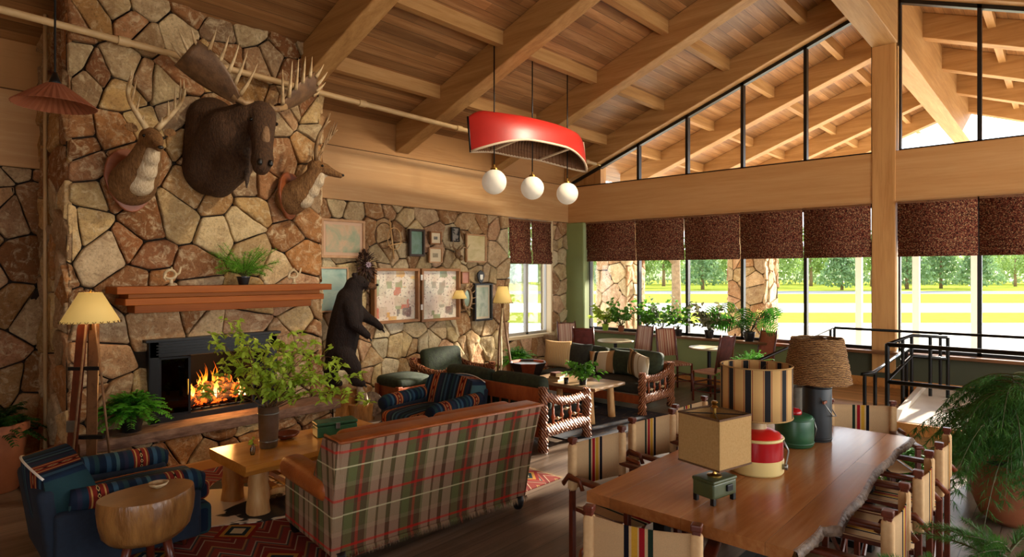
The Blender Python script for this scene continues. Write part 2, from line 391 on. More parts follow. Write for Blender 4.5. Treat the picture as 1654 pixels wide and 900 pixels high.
# ------------------------------------------------------------------ fieldstone masonry
PAL = ['c9a36b', 'b98d58', 'd6b681', 'a87548', 'bb9468', '96623a', 'd9c096', 'b5825a', 'a98a66', 'c49a72', '8f5f3c', 'cdb088', 'b79a78', 'c48a55', 'ad7a50']
PALG = ['d6bc8c', 'cbb083', 'e0cba0', 'bd9a6c', 'd2b48a', 'b08358', 'e6d4ae', 'c69c78', 'bfa57f', 'd8b08a', 'a97e56']
def clip(poly, px, py, nx, ny):
    out = []; n = len(poly)
    for i in range(n):
        a = poly[i]; b = poly[(i+1) % n]
        da = (a[0]-px)*nx+(a[1]-py)*ny; db = (b[0]-px)*nx+(b[1]-py)*ny
        if da <= 0: out.append(a)
        if (da < 0 < db) or (db < 0 < da):
            t = da/(da-db); out.append((a[0]+(b[0]-a[0])*t, a[1]+(b[1]-a[1])*t))
    return out
def masonry(name, W, H, fn, cell=.36, hole=None, depth=.05, seed=1, pal=PAL, ax=1.0, back=True, m=None, tone=1.0):
    """fn(u, v, d) -> world point; voronoi stones of varied size, rounded and rough, in a recessed mortar bed"""
    rg = random.Random(seed); pts = []
    cx, cy = cell*ax, cell
    nx, ny = int(W/cx)+1, int(H/cy)+1
    for i in range(-1, nx+1):
        for j in range(-1, ny+1):
            if rg.random() < .16: continue
            x = (i+.5+(.25 if j % 2 else -.25)+rg.uniform(-.42, .42))*cx; y = (j+.5+rg.uniform(-.42, .42))*cy
            pts.append((x, y))
            if rg.random() < .16: pts.append((x+rg.uniform(.25, .45)*cx, y+rg.uniform(-.3, .3)*cy))
    if hole: pts = [p for p in pts if not (hole[0]-.04 < p[0] < hole[2]+.04 and hole[1]-.04 < p[1] < hole[3]+.04)]
    mb = MB()
    for i, (x, y) in enumerate(pts):
        if hole and hole[0] < x < hole[2] and hole[1] < y < hole[3]: continue
        poly = [(0, 0), (W, 0), (W, H), (0, H)]
        for (a, b) in pts:
            if (a, b) == (x, y) or abs(a-x) > 6*cx or abs(b-y) > 6*cy: continue
            poly = clip(poly, (x+a)/2, (y+b)/2, a-x, b-y)
            if len(poly) < 3: break
        if len(poly) >= 3 and hole:
            hx0, hy0, hx1, hy1 = hole
            ins = [p for p in poly if hx0 < p[0] < hx1 and hy0 < p[1] < hy1]
            dxx = max(hx0-x, 0, x-hx1); dyy = max(hy0-y, 0, y-hy1)
            touch = min(p[0] for p in poly) < hx1 and max(p[0] for p in poly) > hx0 and min(p[1] for p in poly) < hy1 and max(p[1] for p in poly) > hy0
            if touch:
                if dxx > dyy: poly = clip(poly, hx0 if x < hx0 else hx1, 0, 1 if x < hx0 else -1, 0)
                else: poly = clip(poly, 0, hy0 if y < hy0 else hy1, 0, 1 if y < hy0 else -1)
        if len(poly) < 3: continue
        mx = sum(p[0] for p in poly)/len(poly); my = sum(p[1] for p in poly)/len(poly)
        area = abs(sum(poly[k][0]*poly[(k+1) % len(poly)][1]-poly[(k+1) % len(poly)][0]*poly[k][1] for k in range(len(poly))))/2
        if area < .0018: continue
        # round the corners, then subdivide the outline
        q = []
        for k in range(len(poly)):
            a, b = poly[k], poly[(k+1) % len(poly)]
            L = math.hypot(b[0]-a[0], b[1]-a[1])
            if L < .015: continue
            t = min(.12, .02/L)
            steps = max(1, int(L/.09))
            for e in range(steps+1):
                f = t+(1-2*t)*e/steps; q.append((a[0]+(b[0]-a[0])*f, a[1]+(b[1]-a[1])*f))
        if len(q) < 3: continue
        c = C(rg.choice(pal)); br = rg.uniform(.72, 1.12)*tone; c = (c[0]*br, c[1]*br, c[2]*br*rg.uniform(.9, 1.05), 1)
        g = .009; rm = math.sqrt(area); dd = depth*rg.uniform(.55, 1.1)
        tx, ty = rg.uniform(-.12, .12), rg.uniform(-.12, .12)
        vs = []; n = len(q)
        rings = [(g, -.02), (g, .6), (g+.006, .9), (g+.022, 1.0), (None, .62), (None, .28)]
        for ins_, dz in rings:
            for (a, b) in q:
                vx, vy = a-mx, b-my; L = math.hypot(vx, vy) or 1
                f = max(.1, 1-ins_/L) if ins_ is not None else dz
                u, v = mx+vx*f, my+vy*f
                wob = .006*noise.noise(Vector((a*9, b*9, 3.1)))
                u += wob; v += wob
                z = dd*(dz if ins_ is not None else 1.0)
                if ins_ is None or dz >= .85: z += (u-mx)*tx+(v-my)*ty+.024*noise.noise(Vector((u*8, v*8, seed)))+.012*noise.noise(Vector((u*25, v*25, seed)))
                vs.append(fn(min(max(u, 0), W), min(max(v, 0), H), z))
        vs.append(fn(mx, my, dd+.012*noise.noise(Vector((mx*8, my*8, seed)))))
        fs = []
        for r in range(len(rings)-1):
            for k in range(n): fs.append((r*n+k, r*n+(k+1) % n, (r+1)*n+(k+1) % n, (r+1)*n+k))
        for k in range(n): fs.append(((len(rings)-1)*n+k, (len(rings)-1)*n+(k+1) % n, len(rings)*n))
        mb.add(vs, fs, col=c)
    b0 = len(mb.f)
    def q4(a, b, c_, d):
        mb.add([fn(a, b, 0), fn(c_, b, 0), fn(c_, d, 0), fn(a, d, 0)], [(0, 1, 2, 3)], mi=1)
    if hole:
        q4(0, 0, hole[0], H); q4(hole[2], 0, W, H)
        if hole[1] > 0: q4(hole[0], 0, hole[2], hole[1])
        if hole[3] < H: q4(hole[0], hole[3], hole[2], H)
    else: q4(0, 0, W, H)
    return struct(mb.build(name, None, smooth=True, weld=False, vcol=True, mats=[m or M['stone'], M['mortar']]))
# ------------------------------------------------------------------ room shell
XW, YW = 10.64, 7.98
YR = 2.03; SL = .375; CEIL0 = 4.37          # ridge line, roof slope, ceiling height at the long wall
YS = 2*YR-YW                                # opposite long wall
def zc(y): return CEIL0+(YW-abs(y-YR)-YR)*SL if False else CEIL0+(YW-YR-abs(y-YR))*SL
X0, X1 = -3.6, 21.0
b = MB(); b.box((X0-.2, YS-.3, -.2), (XW+.1, YW+.3, 0)); struct(b.build('floor', M['floor']))
b = MB()
for ya, yb in ((YW+.35, YR), (YR, YS-.35)):
    b.add([(X0, ya, zc(ya)), (X1, ya, zc(ya)), (X1, yb, zc(yb)), (X0, yb, zc(yb)), (X0, ya, zc(ya)+.15), (X1, ya, zc(ya)+.15), (X1, yb, zc(yb)+.15), (X0, yb, zc(yb)+.15)],
          [(0,1,2,3),(7,6,5,4),(0,4,5,1),(1,5,6,2),(2,6,7,3),(3,7,4,0)])
struct(b.build('ceiling', M['ceil']))
def sloped(x, w_, y0, y1, dz0, dz1, name='ceiling_beam', mat=None):
    b = MB(); xa, xb = x-w_/2, x+w_/2
    v = []
    for y in (y0, y1):
        for xx in (xa, xb):
            for dz in (dz0, dz1): v.append((xx, y, zc(y)+dz))
    b.add(v, [(0,1,3,2),(4,6,7,5),(0,4,5,1),(2,3,7,6),(1,5,7,3),(0,2,6,4)])
    return struct(b.build(name, mat or M['beamY'], bevel=.012))
CHX = (1.3, 4.3)
rx = [3.97-2.223*3+2.223*i for i in range(12)]
for x in rx:
    if x > X1: continue
    if abs(x-XW) < .1: x = XW
    out = x > XW+.5
    if not 1.5 < x < 2: sloped(x, .26, (6.93 if CHX[0] < x < CHX[1] else YW+(.0 if out else -.01)), YR+.12, -.44, .0)
    sloped(x, .26, YR-.12, YS, -.44, .0)
for y in (6.95, 5.68, 4.42, 3.15):
    for yy in (y, 2*YR-y):
        xs = [X0]+[x for x in rx if x < X1]+[X1]
        bm_ = MB(); z = zc(yy)
        bm_.box((X0, yy-.055, z-.17), (1.5, yy+.055, z+.02)) if yy > 6.8 else None
        bm_.box((4.1 if yy > 6.8 else X0, yy-.055, z-.17), (X1, yy+.055, z+.02)); struct(bm_.build('ceiling_beam', M['beamX']))
b = MB(); b.box((X0, YR-.17, 5.42), (XW-.02, YR+.17, 6.62)); struct(b.build('ridge_beam', M['beamX'], bevel=.012))
b = MB(); b.box((XW+.12, YR-.17, 5.42), (X1, YR+.17, 6.62)); struct(b.build('ridge_beam', M['beamX'], bevel=.012))
# gable wall: header, centre post, corner post, low wall
b = MB(); b.box((XW-.02, YS, 3.06), (XW+.3, YW, 3.82)); struct(b.build('trim_1', wood('header timber', 'c08a50', 'deb27c', 'Y', .35, .5, 0, .3, 'd09f66'), bevel=.012))
for (ya, yb) in ((1.89, 2.2),):
    b = MB(); b.box((XW-.04, ya, .5), (XW+.25, yb, 5.5)); struct(b.build('trim_2', M['beamZ'], bevel=.01))
b = MB(); b.box((XW+.1, 7.2, 3.8), (XW+.3, YW, 4.3)); struct(b.build('trim_3', M['beamZ']))
b = MB()
b.box((XW, YS, 0), (XW+.3, YW+.3, .8)); lw = struct(b.build('wall_gable', M['darkgreen']))
b = MB(); b.box((XW-.015, 2.9, .0), (XW-.001, YW-.02, .79)); struct(b.build('trim_4', M['green']))
b = MB(); b.box((XW-.19, YS, .79), (XW+.32, 7.5, .835)); struct(b.build('trim_5', M['sill'], bevel=.006))
b = MB(); b.box((XW-.1, 7.5, .0), (XW+.3, YW-.02, 3.06)); struct(b.build('trim_6', M['green'], bevel=.02))
b = MB(); b.box((XW-.04, YS, .28), (XW-.02, 2.85, .42)); struct(b.build('baseboard_gable', M['plinth'], bevel=.005))
b = MB(); b.box((XW-.04, 2.95, .0), (XW-.016, 7.48, .1)); struct(b.build('baseboard_right', M['plinth'], bevel=.005))
# mullions and glass, lower band and gable band
def zrake(y): return zc(y)-.44
win_n = 0
edges = [7.46, 6.29, 5.26, 4.22, 3.18, 2.2]
edges2 = [1.87, .90, -.1, -1.1, -2.1, -3.1, YS]
def bar(b, y, z0, z1, w_=.045): b.box((XW+.06, y-w_/2, z0), (XW+.16, y+w_/2, z1))
for E_ in (edges, edges2):
    for ya, yb in zip(E_[:-1], E_[1:]):
        win_n += 1
        f = MB(); t = .025
        f.box((XW+.06, ya-t, .83), (XW+.16, ya, 3.06)); f.box((XW+.06, yb, .83), (XW+.16, yb+t, 3.06))
        f.box((XW+.06, yb, .83), (XW+.16, ya, .88)); f.box((XW+.06, yb, 3.0), (XW+.16, ya, 3.06))
        o = struct(f.build('window_%d' % win_n, M['blackm']))
        g = MB(); g.box((XW+.105, yb+.02, .87), (XW+.113, ya-.02, 3.02)); g.build('window_pane', M['glass'], o)
gable = [7.98, 6.29, 5.26, 4.22, 3.18, 2.2]
for E_ in (gable, [1.86, .90, -.1, -1.1, -2.1, -3.1]):
    for ya, yb in zip(E_[:-1], E_[1:]):
        z0 = 3.82; za, zb = zrake(ya), zrake(yb)
        if za < z0+.02: ya = YW-(z0-(CEIL0-.44))/SL if False else ya; za = max(za, z0+.01)
        win_n += 1; f = MB(); t = .025; xa, xb = XW+.05, XW+.15
        def qd(p):  # yz polygon extruded in x
            n = len(p); v = [(xa, y, z) for y, z in p]+[(xb, y, z) for y, z in p]
            f.add(v, [tuple(range(n))[::-1], tuple(range(n, 2*n))]+[(i, (i+1) % n, n+(i+1) % n, n+i) for i in range(n)])
        qd([(ya, z0), (ya-t, z0), (ya-t, za), (ya, za)]); qd([(yb, z0), (yb+t, z0), (yb+t, zb), (yb, zb)])
        qd([(ya, z0), (yb, z0), (yb, z0+.03), (ya, z0+.03)]); qd([(ya, za-.06), (yb, zb-.06), (yb, zb), (ya, za)])
        o = struct(f.build('window_%d' % win_n, M['blackm']))
        g = MB(); g.add([(XW+.1, ya, z0), (XW+.1, yb, z0), (XW+.1, yb, zb), (XW+.1, ya, za)], [(0, 1, 2, 3)]); g.build('window_pane', M['glass'], o)
# long wall: header panel, upper panel
H0, H1 = 3.08, 3.86
b = MB(); b.box((4.0, YW-.03, H0), (XW, YW+.25, H1)); b.box((X0, YW-.03, H0), (1.6, YW+.25, H1)); struct(b.build('wall_left_header', M['panelX'], bevel=.008))
b = MB(); b.box((X0, YW, H1+.012), (XW, YW+.25, 4.7)); struct(b.build('wall_left_upper', wood('upper panel timber', '9a6a3c', 'b98a58', 'X', .4, .6, 0, .25)))
b = MB(); b.box((X0, YW-.015, H1-.012), (XW, YW+.2, H1+.014)); struct(b.build('trim_7', M['burlapd']))
masonry('wall_left_gallery', XW-4.05, 3.08, lambda u, v, d: (4.05+u, YW-d, v), .31, hole=(8.73-4.05, .74, 10.07-4.05, 3.1), seed=3, ax=.8, depth=.06, pal=PALG)
masonry('wall_left_recess', 1.6+3.6, 3.08, lambda u, v, d: (-3.6+u, YW-d, v), .36, seed=5)
b = MB(); b.box((-3.6, YW+.08, 0), (8.7, YW+.3, 3.08)); b.box((8.7, YW+.08, 0), (10.1, YW+.3, .7)); b.box((10.1, YW+.08, 0), (XW+.3, YW+.3, 3.08)); struct(b.build('wall_left', M['mortar']))
# chimney breast (older, redder stone)
CX0, CX1, CY = 1.48, 4.11, 6.9
FX0, FX1, FZ0, FZ1 = 2.2, 3.42, .48, 1.2
masonry('chimney_front', CX1-CX0, 4.9, lambda u, v, d: (CX0+u, CY-d+.04, v), .325, hole=(FX0-CX0, FZ0-.5, FX1-CX0, FZ1), seed=11, depth=.075)
masonry('chimney_left', YW-CY, 4.9, lambda u, v, d: (CX0-d+.04, YW-u, v), .36, seed=12, depth=.07)
masonry('chimney_right', YW-CY, 4.9, lambda u, v, d: (CX1+d-.04, CY+u, v), .36, seed=13, depth=.07)
masonry('hearth_front', 4.08-1.5, .38, lambda u, v, d: (1.5+u, 6.56-d, v), .27, seed=17, depth=.05)
masonry('hearth_right', .4, .38, lambda u, v, d: (4.03+d, 6.5+u, v), .27, seed=18, depth=.05)
b = MB(); b.box((1.52, 6.57, 0), (4.02, 6.95, .38)); struct(b.build('hearth_core', M['mortar']))
b = MB()
n = 26
for i in range(n):
    pass
xs = [1.48+2.64*i/n for i in range(n+1)]
vs = []; fs = []
for i, x in enumerate(xs):
    e = 6.475+.02*noise.noise(Vector((x*4, 1, 2)))
    vs += [(x, e, .38), (x, e-.006, .43), (x, e+.008, .48), (x, 6.96, .48), (x, 6.96, .38)]
for i in range(n):
    for k in range(5): fs.append((i*5+k, (i+1)*5+k, (i+1)*5+(k+1) % 5, i*5+(k+1) % 5))
fs += [(0, 1, 2, 3, 4), tuple(n*5+k for k in range(4, -1, -1))]
b.add(vs, fs); struct(b.build('hearth_slab', M['stonecap'], bevel=.006))
b = MB(); b.box((1.5, 6.46, 0), (4.1, 6.5, .10)); struct(b.build('baseboard_hearth', M['plinth'], bevel=.005))
b = MB(); b.box((4.15, YW-.1, 0), (XW-.15, YW-.055, .12)); struct(b.build('baseboard_left', M['plinth'], bevel=.005))
# firebox interior
brick = N('soot brick'); bt = brick.n('ShaderNodeTexBrick'); brick.l(brick.coord((5, 5, 5)), bt.inputs[0])
bt.inputs['Color1'].default_value = C('2a1a12'); bt.inputs['Color2'].default_value = C('1a100b'); bt.inputs['Mortar'].default_value = C('0c0908')
brick.col(bt.outputs[0]); brick.set(Roughness=.95)
b = MB()
b.quad((FX0, CY-.03, FZ0), (FX0+.1, CY+.5, FZ0), (FX0+.1, CY+.5, FZ1), (FX0, CY-.03, FZ1))
b.quad((FX1, CY-.03, FZ0), (FX1, CY-.03, FZ1), (FX1-.1, CY+.5, FZ1), (FX1-.1, CY+.5, FZ0))
b.quad((FX0+.1, CY+.5, FZ0), (FX1-.1, CY+.5, FZ0), (FX1-.1, CY+.5, FZ1), (FX0+.1, CY+.5, FZ1))
b.quad((FX0, CY-.03, FZ1), (FX0+.1, CY+.5, FZ1), (FX1-.1, CY+.5, FZ1), (FX1, CY-.03, FZ1))
b.quad((FX0, CY-.03, FZ0+.002), (FX1, CY-.03, FZ0+.002), (FX1-.1, CY+.5, FZ0+.002), (FX0+.1, CY+.5, FZ0+.002))
struct(b.build('firebox', brick.m))
# little window in the long wall
for i, (xa, xb) in enumerate(((8.73, 9.42), (9.42, 10.07))):
    win_n += 1; f = MB(); t = .035
    for a, c in (((xa, .76), (xa+t, 3.08)), ((xb-t, .76), (xb, 3.08)), ((xa, .76), (xb, .81)), ((xa, 3.0), (xb, 3.08))):
        f.box((a[0], YW+.1, a[1]), (c[0], YW+.17, c[1]))
    o = struct(f.build('window_%d' % win_n, plain('grey window frame', 'a8a49a', .5)))
    g = MB(); g.box((xa+.02, YW+.13, .8), (xb-.02, YW+.138, 3.02)); g.build('window_pane', M['glass'], o)
b = MB(); b.box((8.68, YW-.06, .70), (10.12, YW+.2, .76)); b.box((10.04, YW-.03, .76), (10.1, YW+.2, 3.08)); struct(b.build('trim_8', plain('cream window trim', 'e0c79c', .6), bevel=.006))
# walls behind the camera, with wide openings
b = MB(); b.box((X0-.2, YS, 0), (X0, YW, .9)); b.box((X0-.2, YS, 3.3), (X0, YW, 6.6)); b.box((X0-.2, .6, .9), (X0, YW, 3.3)); b.box((X0-.2, YS, .9), (X0, -2.6, 3.3)); struct(b.build('wall_back', M['panelX']))
b = MB(); b.box((X0, YS-.2, 0), (XW, YS, .9)); b.box((X0, YS-.2, 3.1), (XW, YS, 4.5)); b.box((X0, YS-.2, .9), (.8, YS, 3.1)); b.box((8.2, YS-.2, .9), (XW, YS, 3.1)); struct(b.build('wall_right', M['panelX']))
# platform and ramp along the gable windows
b = MB(); b.box((8.25, YS, 0), (XW-.001, 2.6, .28)); struct(b.build('platform', wood('platform boards', '9a6a3c', 'c99a66', 'Y', .6, .35, .12, .4, 'b5854f', 'X', .005), bevel=.008))
b = MB(); b.add([(8.25, 2.6, .28), (8.25, 3.2, .02), (10.4, 3.2, .02), (10.4, 2.6, .28), (8.25, 2.6, 0), (10.4, 2.6, 0)], [(0,1,2,3),(0,4,1),(3,2,5)]); 
b = MB(); b.add([(8.3, .55, .285), (10.2, .55, .40), (10.2, 1.45, .40), (8.3, 1.45, .285), (8.3, .55, .25), (10.2, .55, .25), (10.2, 1.45, .25), (8.3, 1.45, .25)], [(0,1,2,3),(0,4,5,1),(1,5,6,2),(2,6,7,3),(3,7,4,0)])
for y in (.5, 1.45):
    b.add([(8.3, y, .28), (8.6, y, .36), (10.2, y, .46), (10.2, y, .25), (8.3, y, .25)]+[(8.3, y+.07, .28), (8.6, y+.07, .36), (10.2, y+.07, .46), (10.2, y+.07, .25), (8.3, y+.07, .25)],
          [(4,3,2,1,0),(5,6,7,8,9),(0,1,6,5),(1,2,7,6),(2,3,8,7),(0,5,9,4)])
struct(b.build('ramp', M['ramp'], bevel=.006))
b = MB(); b.box((8.22, YS, .16), (8.26, 2.62, .285)); struct(b.build('baseboard_platform', M['plinth']))
# dark vertical conduit on the chimney's left side
b = MB(); b.tube([(1.43, 7.5, .0), (1.43, 7.5, 4.7)], .018, 8); tag(b.build('conduit', M['pipe'], smooth=True), 'thin painted conduit running up the shaded side of the stone chimney', 'pipe')
# ------------------------------------------------------------------ outside
def strip(name, d0, d1, mat, z=-.12):
    b = MB(); f = Vector((.7428, .6695, 0)); r = Vector((.6695, -.7428, 0)); k = 130
    b.add([f*d0-r*k+Vector((0, 0, z)), f*d0+r*k+Vector((0, 0, z)), f*d1+r*k+Vector((0, 0, z)), f*d1-r*k+Vector((0, 0, z))], [(0, 1, 2, 3)])
    return struct(b.build(name, mat))
strip('patio_ground', -30, 26, M['road'], -.25); strip('lawn', 26, 33, M['grass']); strip('road', 33, 43, M['road'])
strip('lawn', 43, 62, M['grass']); strip('road', 62, 72, M['asphalt']); strip('lawn', 72, 300, M['grass'])
def col_out(cx, cy, w_, seed, h=3.4):
    s4 = []
    mb = None
    objs = []
    root = MB(); root.box((cx-w_/2+.03, cy-w_/2+.03, -.25), (cx+w_/2-.03, cy+w_/2-.03, h)); o = struct(root.build('stone_column', plain('pale mortar', '9a8568', .9)))
    for k in range(4):
        a = k*PI/2
        def fn(u, v, d, a=a):
            x, y = u-w_/2, -(w_/2-.03+d); return (cx+x*math.cos(a)-y*math.sin(a), cy+x*math.sin(a)+y*math.cos(a), v-.25)
        s_ = masonry('column_facing', w_, h+.25, fn, .4, seed=seed+k, depth=.05, pal=PALG); s_.parent = o; del s_['kind']
    return o
col_out(13.1, 8.2, .85, 41); col_out(15.25, 5.75, .9, 51)
for x, y in ((17.0, 2.61), (17.0, 1.51), (17.0, 3.8)):
    b = MB(); b.box((x-.07, y-.07, -.25), (x+.07, y+.07, 4.6)); b.box((x-.12, y-.12, -.25), (x+.12, y+.12, -.05)); struct(b.build('porch_post', M['white'], bevel=.01))
def crown(mb, c, r, n, sz, seed):
    rg = random.Random(seed)
    for _ in range(n):
        while True:
            p = Vector((rg.uniform(-1, 1), rg.uniform(-1, 1), rg.uniform(-1, 1)))
            if .45 < p.length < 1: break
        if noise.noise(p*2.5+Vector((seed, 0, 0))) < -.15: continue
        q = Vector(c)+Vector((p.x*r[0], p.y*r[1], p.z*r[2]))
        e = Euler((rg.uniform(0, 6.3), rg.uniform(0, 6.3), rg.uniform(0, 6.3))).to_matrix(); s = sz*rg.uniform(.6, 1.3)
        mb.add([q+e @ Vector((-s, 0, 0)), q+e @ Vector((0, -s*.5, 0)), q+e @ Vector((s, 0, 0)), q+e @ Vector((0, s*.5, 0))], [(0, 1, 2, 3)])
def at_d(px, d, z): 
    t = (px-827)/994; return ((.6695*t+.7428)*d, (-.7428*t+.6695)*d, z)
def tree(px, d, h, rw, label, m, seed, n=1500, trunk=True, kind='round', group='trees beyond the road'):
    x, y, z = at_d(px, d, -.12)
    o = thing('tree', label, 'tree', (x, y, z), 0, group)
    mb = MB()
    if kind == 'pine':
        for k in range(9):
            f = k/8; crown(mb, (0, 0, h*(.15+.8*f)), (rw*(1.05-f), rw*(1.05-f), h*.09), n//6, .26, seed+k)
    else:
        crown(mb, (0, 0, h*.62), (rw, rw, h*.4), n, .20*h/7, seed)
        crown(mb, (rw*.4, -rw*.3, h*.5), (rw*.7, rw*.7, h*.3), n//3, .2*h/7, seed+9)
    mb.build('crown', M[m], o, weld=False)
    t = MB(); t.tube([(0, 0, 0), (.05, .02, h*.25), (-.05, 0, h*.55)], [h*.028, h*.02, h*.008], 8); t.build('trunk', M['treeb'], o, smooth=True)
    return o
LB = [('tree', 'pale green leafy tree far across the road behind the {}', 'round'), ('treed', 'dark green conifer across the road behind the {}', 'pine')]
spots = [(1030, 84, 9, 3.0, 0, 'leftmost large pane'), (1072, 98, 11, 3.2, 0, 'forked near tree'), (1135, 78, 8.5, 2.9, 1, 'third pane'), (1180, 96, 10, 3.4, 0, 'stone porch column'), (1255, 84, 8, 3.0, 0, 'left part of the fourth pane'),
         (1310, 98, 10, 3.6, 0, 'fourth mullion'), (1360, 76, 6.8, 3.0, 1, 'pane directly left of the wooden post'), (1408, 96, 9, 3.4, 0, 'wooden post'), (1465, 80, 8.5, 3.2, 1, 'first slim porch post'), (1520, 84, 8.2, 3.2, 1, 'gap between the slim porch posts'),
         (1580, 78, 7.4, 3.0, 1, 'mullion right of the wooden post'), (1640, 96, 8, 3.6, 0, 'right edge of the photo'), (850, 60, 9, 3.4, 0, 'small side window'), (985, 92, 9, 3.0, 0, 'corner column')]
for i, (px, d, h, rw, k, w_) in enumerate(spots):
    tree(px, d, h, rw, LB[k][1].format(w_), LB[k][0], 100+i*13, 2600, kind=LB[k][2])
# the woodland behind the single trees, too dense to count
rg = random.Random(909); b = MB(); f_ = Vector((.7428, .6695, 0)); r_ = Vector((.6695, -.7428, 0))
for i in range(15000):
    k = rg.uniform(-12, 105); hmax = 6.5+2.6*noise.noise(Vector((k*.16, 2, 0)))+1.6*noise.noise(Vector((k*.5, 7, 0))); z = hmax*rg.random()**.8; q = f_*(112+rg.uniform(-3, 6))+r_*k+Vector((0, 0, z))
    e = Euler((rg.uniform(0, 6.3), rg.uniform(0, 6.3), rg.uniform(0, 6.3))).to_matrix(); s = rg.uniform(.25, .5)
    b.add([q+e @ Vector((-s, 0, 0)), q+e @ Vector((0, -s*.6, 0)), q+e @ Vector((s, 0, 0)), q+e @ Vector((0, s*.6, 0))], [(0, 1, 2, 3)])
wl = b.build('woodland', leafmat('woodland leaf', '6f8550', '98ab70', .2), weld=False); tag(wl, 'hazy continuous band of pale green woodland far behind the road', 'woodland'); stuff(wl)
# forked near tree
x, y, z = at_d(1092, 27, -.12)
o = thing('tree', 'pale forked tree trunk standing on the near lawn outside the second pane', 'tree', (x, y, z))
b = MB(); b.tube([(0, 0, 0), (.03, 0, 1.2), (-.02, 0, 2.4), (.1, 0, 3.2), (.45, -.3, 5)], [.24, .2, .19, .14, .09], 10); b.tube([(0, 0, 2.5), (-.5, .4, 3.2), (-1.1, .8, 4.6)], [.15, .12, .07], 8); b.build('trunk', M['treeb'], o, smooth=True)
b = MB(); crown(b, (0, 0, 5.8), (2.6, 2.6, 1.7), 1500, .16, 77); b.build('crown', M['tree'], o, weld=False)
# low hills on the horizon
b = MB(); n = 60
f = Vector((.7428, .6695, 0)); r = Vector((.6695, -.7428, 0)); vs = []
for i in range(n+1):
    k = -220+440*i/n; hh = 6+5*noise.noise(Vector((i*.21, 4, 0)))+3*noise.noise(Vector((i*.6, 9, 0)))
    vs += [f*180+r*k, f*200+r*k+Vector((0, 0, max(2, hh))), f*240+r*k]
b.add(vs, [(i*3+j, (i+1)*3+j, (i+1)*3+j+1, i*3+j+1) for i in range(n) for j in range(2)]); struct(b.build('hills', plain('hazy hills', '7d9058', .95, '6a7d50', .05), smooth=True))
# ------------------------------------------------------------------ roman shades
sm = N('figured shade fabric'); v = sm.coord((1, 1, 1)); 
vo = sm.n('ShaderNodeTexVoronoi', feature='F1'); sm.l(sm.coord((1, 1, 1)), vo.inputs['Vector']); vo.inputs['Scale'].default_value = 48
c = sm.mix(sm.ramp(sm.noise(v, 45, 3, .6, 1.5), [(.46, (0, 0, 0, 1)), (.54, (1, 1, 1, 1))]), '331616', '7a4030')
c = sm.mix(sm.ramp(vo.outputs['Distance'], [(.2, (1, 1, 1, 1)), (.34, (0, 0, 0, 1))]), c, '1c1010')
c = sm.mix(sm.ramp(sm.noise(v, 60, 2, .5, 1), [(.56, (0, 0, 0, 1)), (.62, (1, 1, 1, 1))]), c, 'b08c66')
sm.col(c); M['shade_fabric'] = sm.set(Roughness=.95, Specular_IOR_Level=.1)
def roman(y0, y1, label, x=None, along='Y', zb=2.24, zt=3.05):
    W = abs(y1-y0); o = thing('roman_shade', label, 'window shade', (XW-.05, (y0+y1)/2, zb) if along == 'Y' else ((y0+y1)/2, YW-.02, zb), R(90) if along == 'Y' else 0, 'patterned roman shades')
    b = MB(); n = 26; H = zt-zb; prof = []
    for i in range(n+1):
        f = i/n; z = f*H
        y = -.012*math.sin(f*PI)
        if z < .26: y -= .035*abs(math.sin(z/.26*3*PI))+.02*(1-z/.26)
        prof.append((y, z))
    vs = []
    for xx in (-W/2+.008, W/2-.008):
        for y, z in prof: vs.append((xx, y, z))
    k = n+1; b.add(vs, [(i, k+i, k+i+1, i+1) for i in range(n)])
    b.build('fabric', M['shade_fabric'], o, smooth=True, solid=.012)
    b = MB(); b.box((-W/2+.01, -.02, H-.03), (W/2-.01, .03, H+.0)); b.build('head_rail', M['sill'], o)
    return o
nm = ['leftmost, beside the green corner column', 'second from the corner column', 'third, in the middle of the window band', 'fourth, second left of the wooden post', 'directly left of the wooden post']
for (a, c_), l in zip(zip(edges[:-1], edges[1:]), nm): roman(c_, a, 'dark red figured roman shade, '+l)
for (a, c_), l in zip(list(zip(edges2[:-1], edges2[1:]))[:2], ['directly right of the wooden post', 'at the right edge of the photo']): roman(c_, a, 'dark red figured roman shade '+l)
for a, c_, l in ((8.74, 9.38, 'left half'), (9.42, 10.04, 'right half')): roman(a, c_, 'dark red figured roman shade on the small side window, '+l, along='X', zb=2.18)
# ------------------------------------------------------------------ railings
def rail(name, label, pts, posts, r=.022, zf=None):
    o = thing(name, label, 'railing', (0, 0, 0))
    for p in pts:
        b = MB(); b.tube(p, r, 10); b.build('handrail', M['rail'], o, smooth=True)
    for (x, y, z0, z1) in posts:
        b = MB(); b.tube([(x, y, z0), (x, y, z1)], r, 10); b.cyl((x, y, z0), (x, y, z0+.01), r*2); b.build('post', M['rail'], o, smooth=True, angle=.6)
    return o
rail('railing', 'long black two-bar metal railing along the platform edge behind the big potted conifer',
     [[(8.4, 1.58, 1.15), (8.4, YS+.2, 1.15)], [(8.4, 1.58, .71), (8.4, YS+.2, .71)]], [(8.4, 1.58, .28, 1.16), (8.4, -.6, .28, 1.16), (8.4, -2.6, .28, 1.16)], .026)
rail('railing', 'black railing return running towards the windows from the platform corner post',
     [[(8.42, 1.58, 1.15), (9.75, 1.55, 1.16), (9.75, 1.15, 1.16)], [(8.42, 1.58, .72), (9.75, 1.55, .88), (9.75, 1.15, .88)]], [(9.2, 1.56, .3, 1.15), (9.75, 1.55, .3, 1.16), (9.75, 1.34, .3, 1.16), (9.75, 1.15, .3, 1.16)], .022)
rail('railing', 'low sloping handrail on two short black posts left of the platform corner post',
     [[(8.45, 1.86, .76), (8.63, 1.77, .77), (10.1, 1.64, .96)]], [(8.5, 1.84, .28, .76), (8.66, 1.76, .28, .77), (10.0, 1.65, .28, .95)], .022)
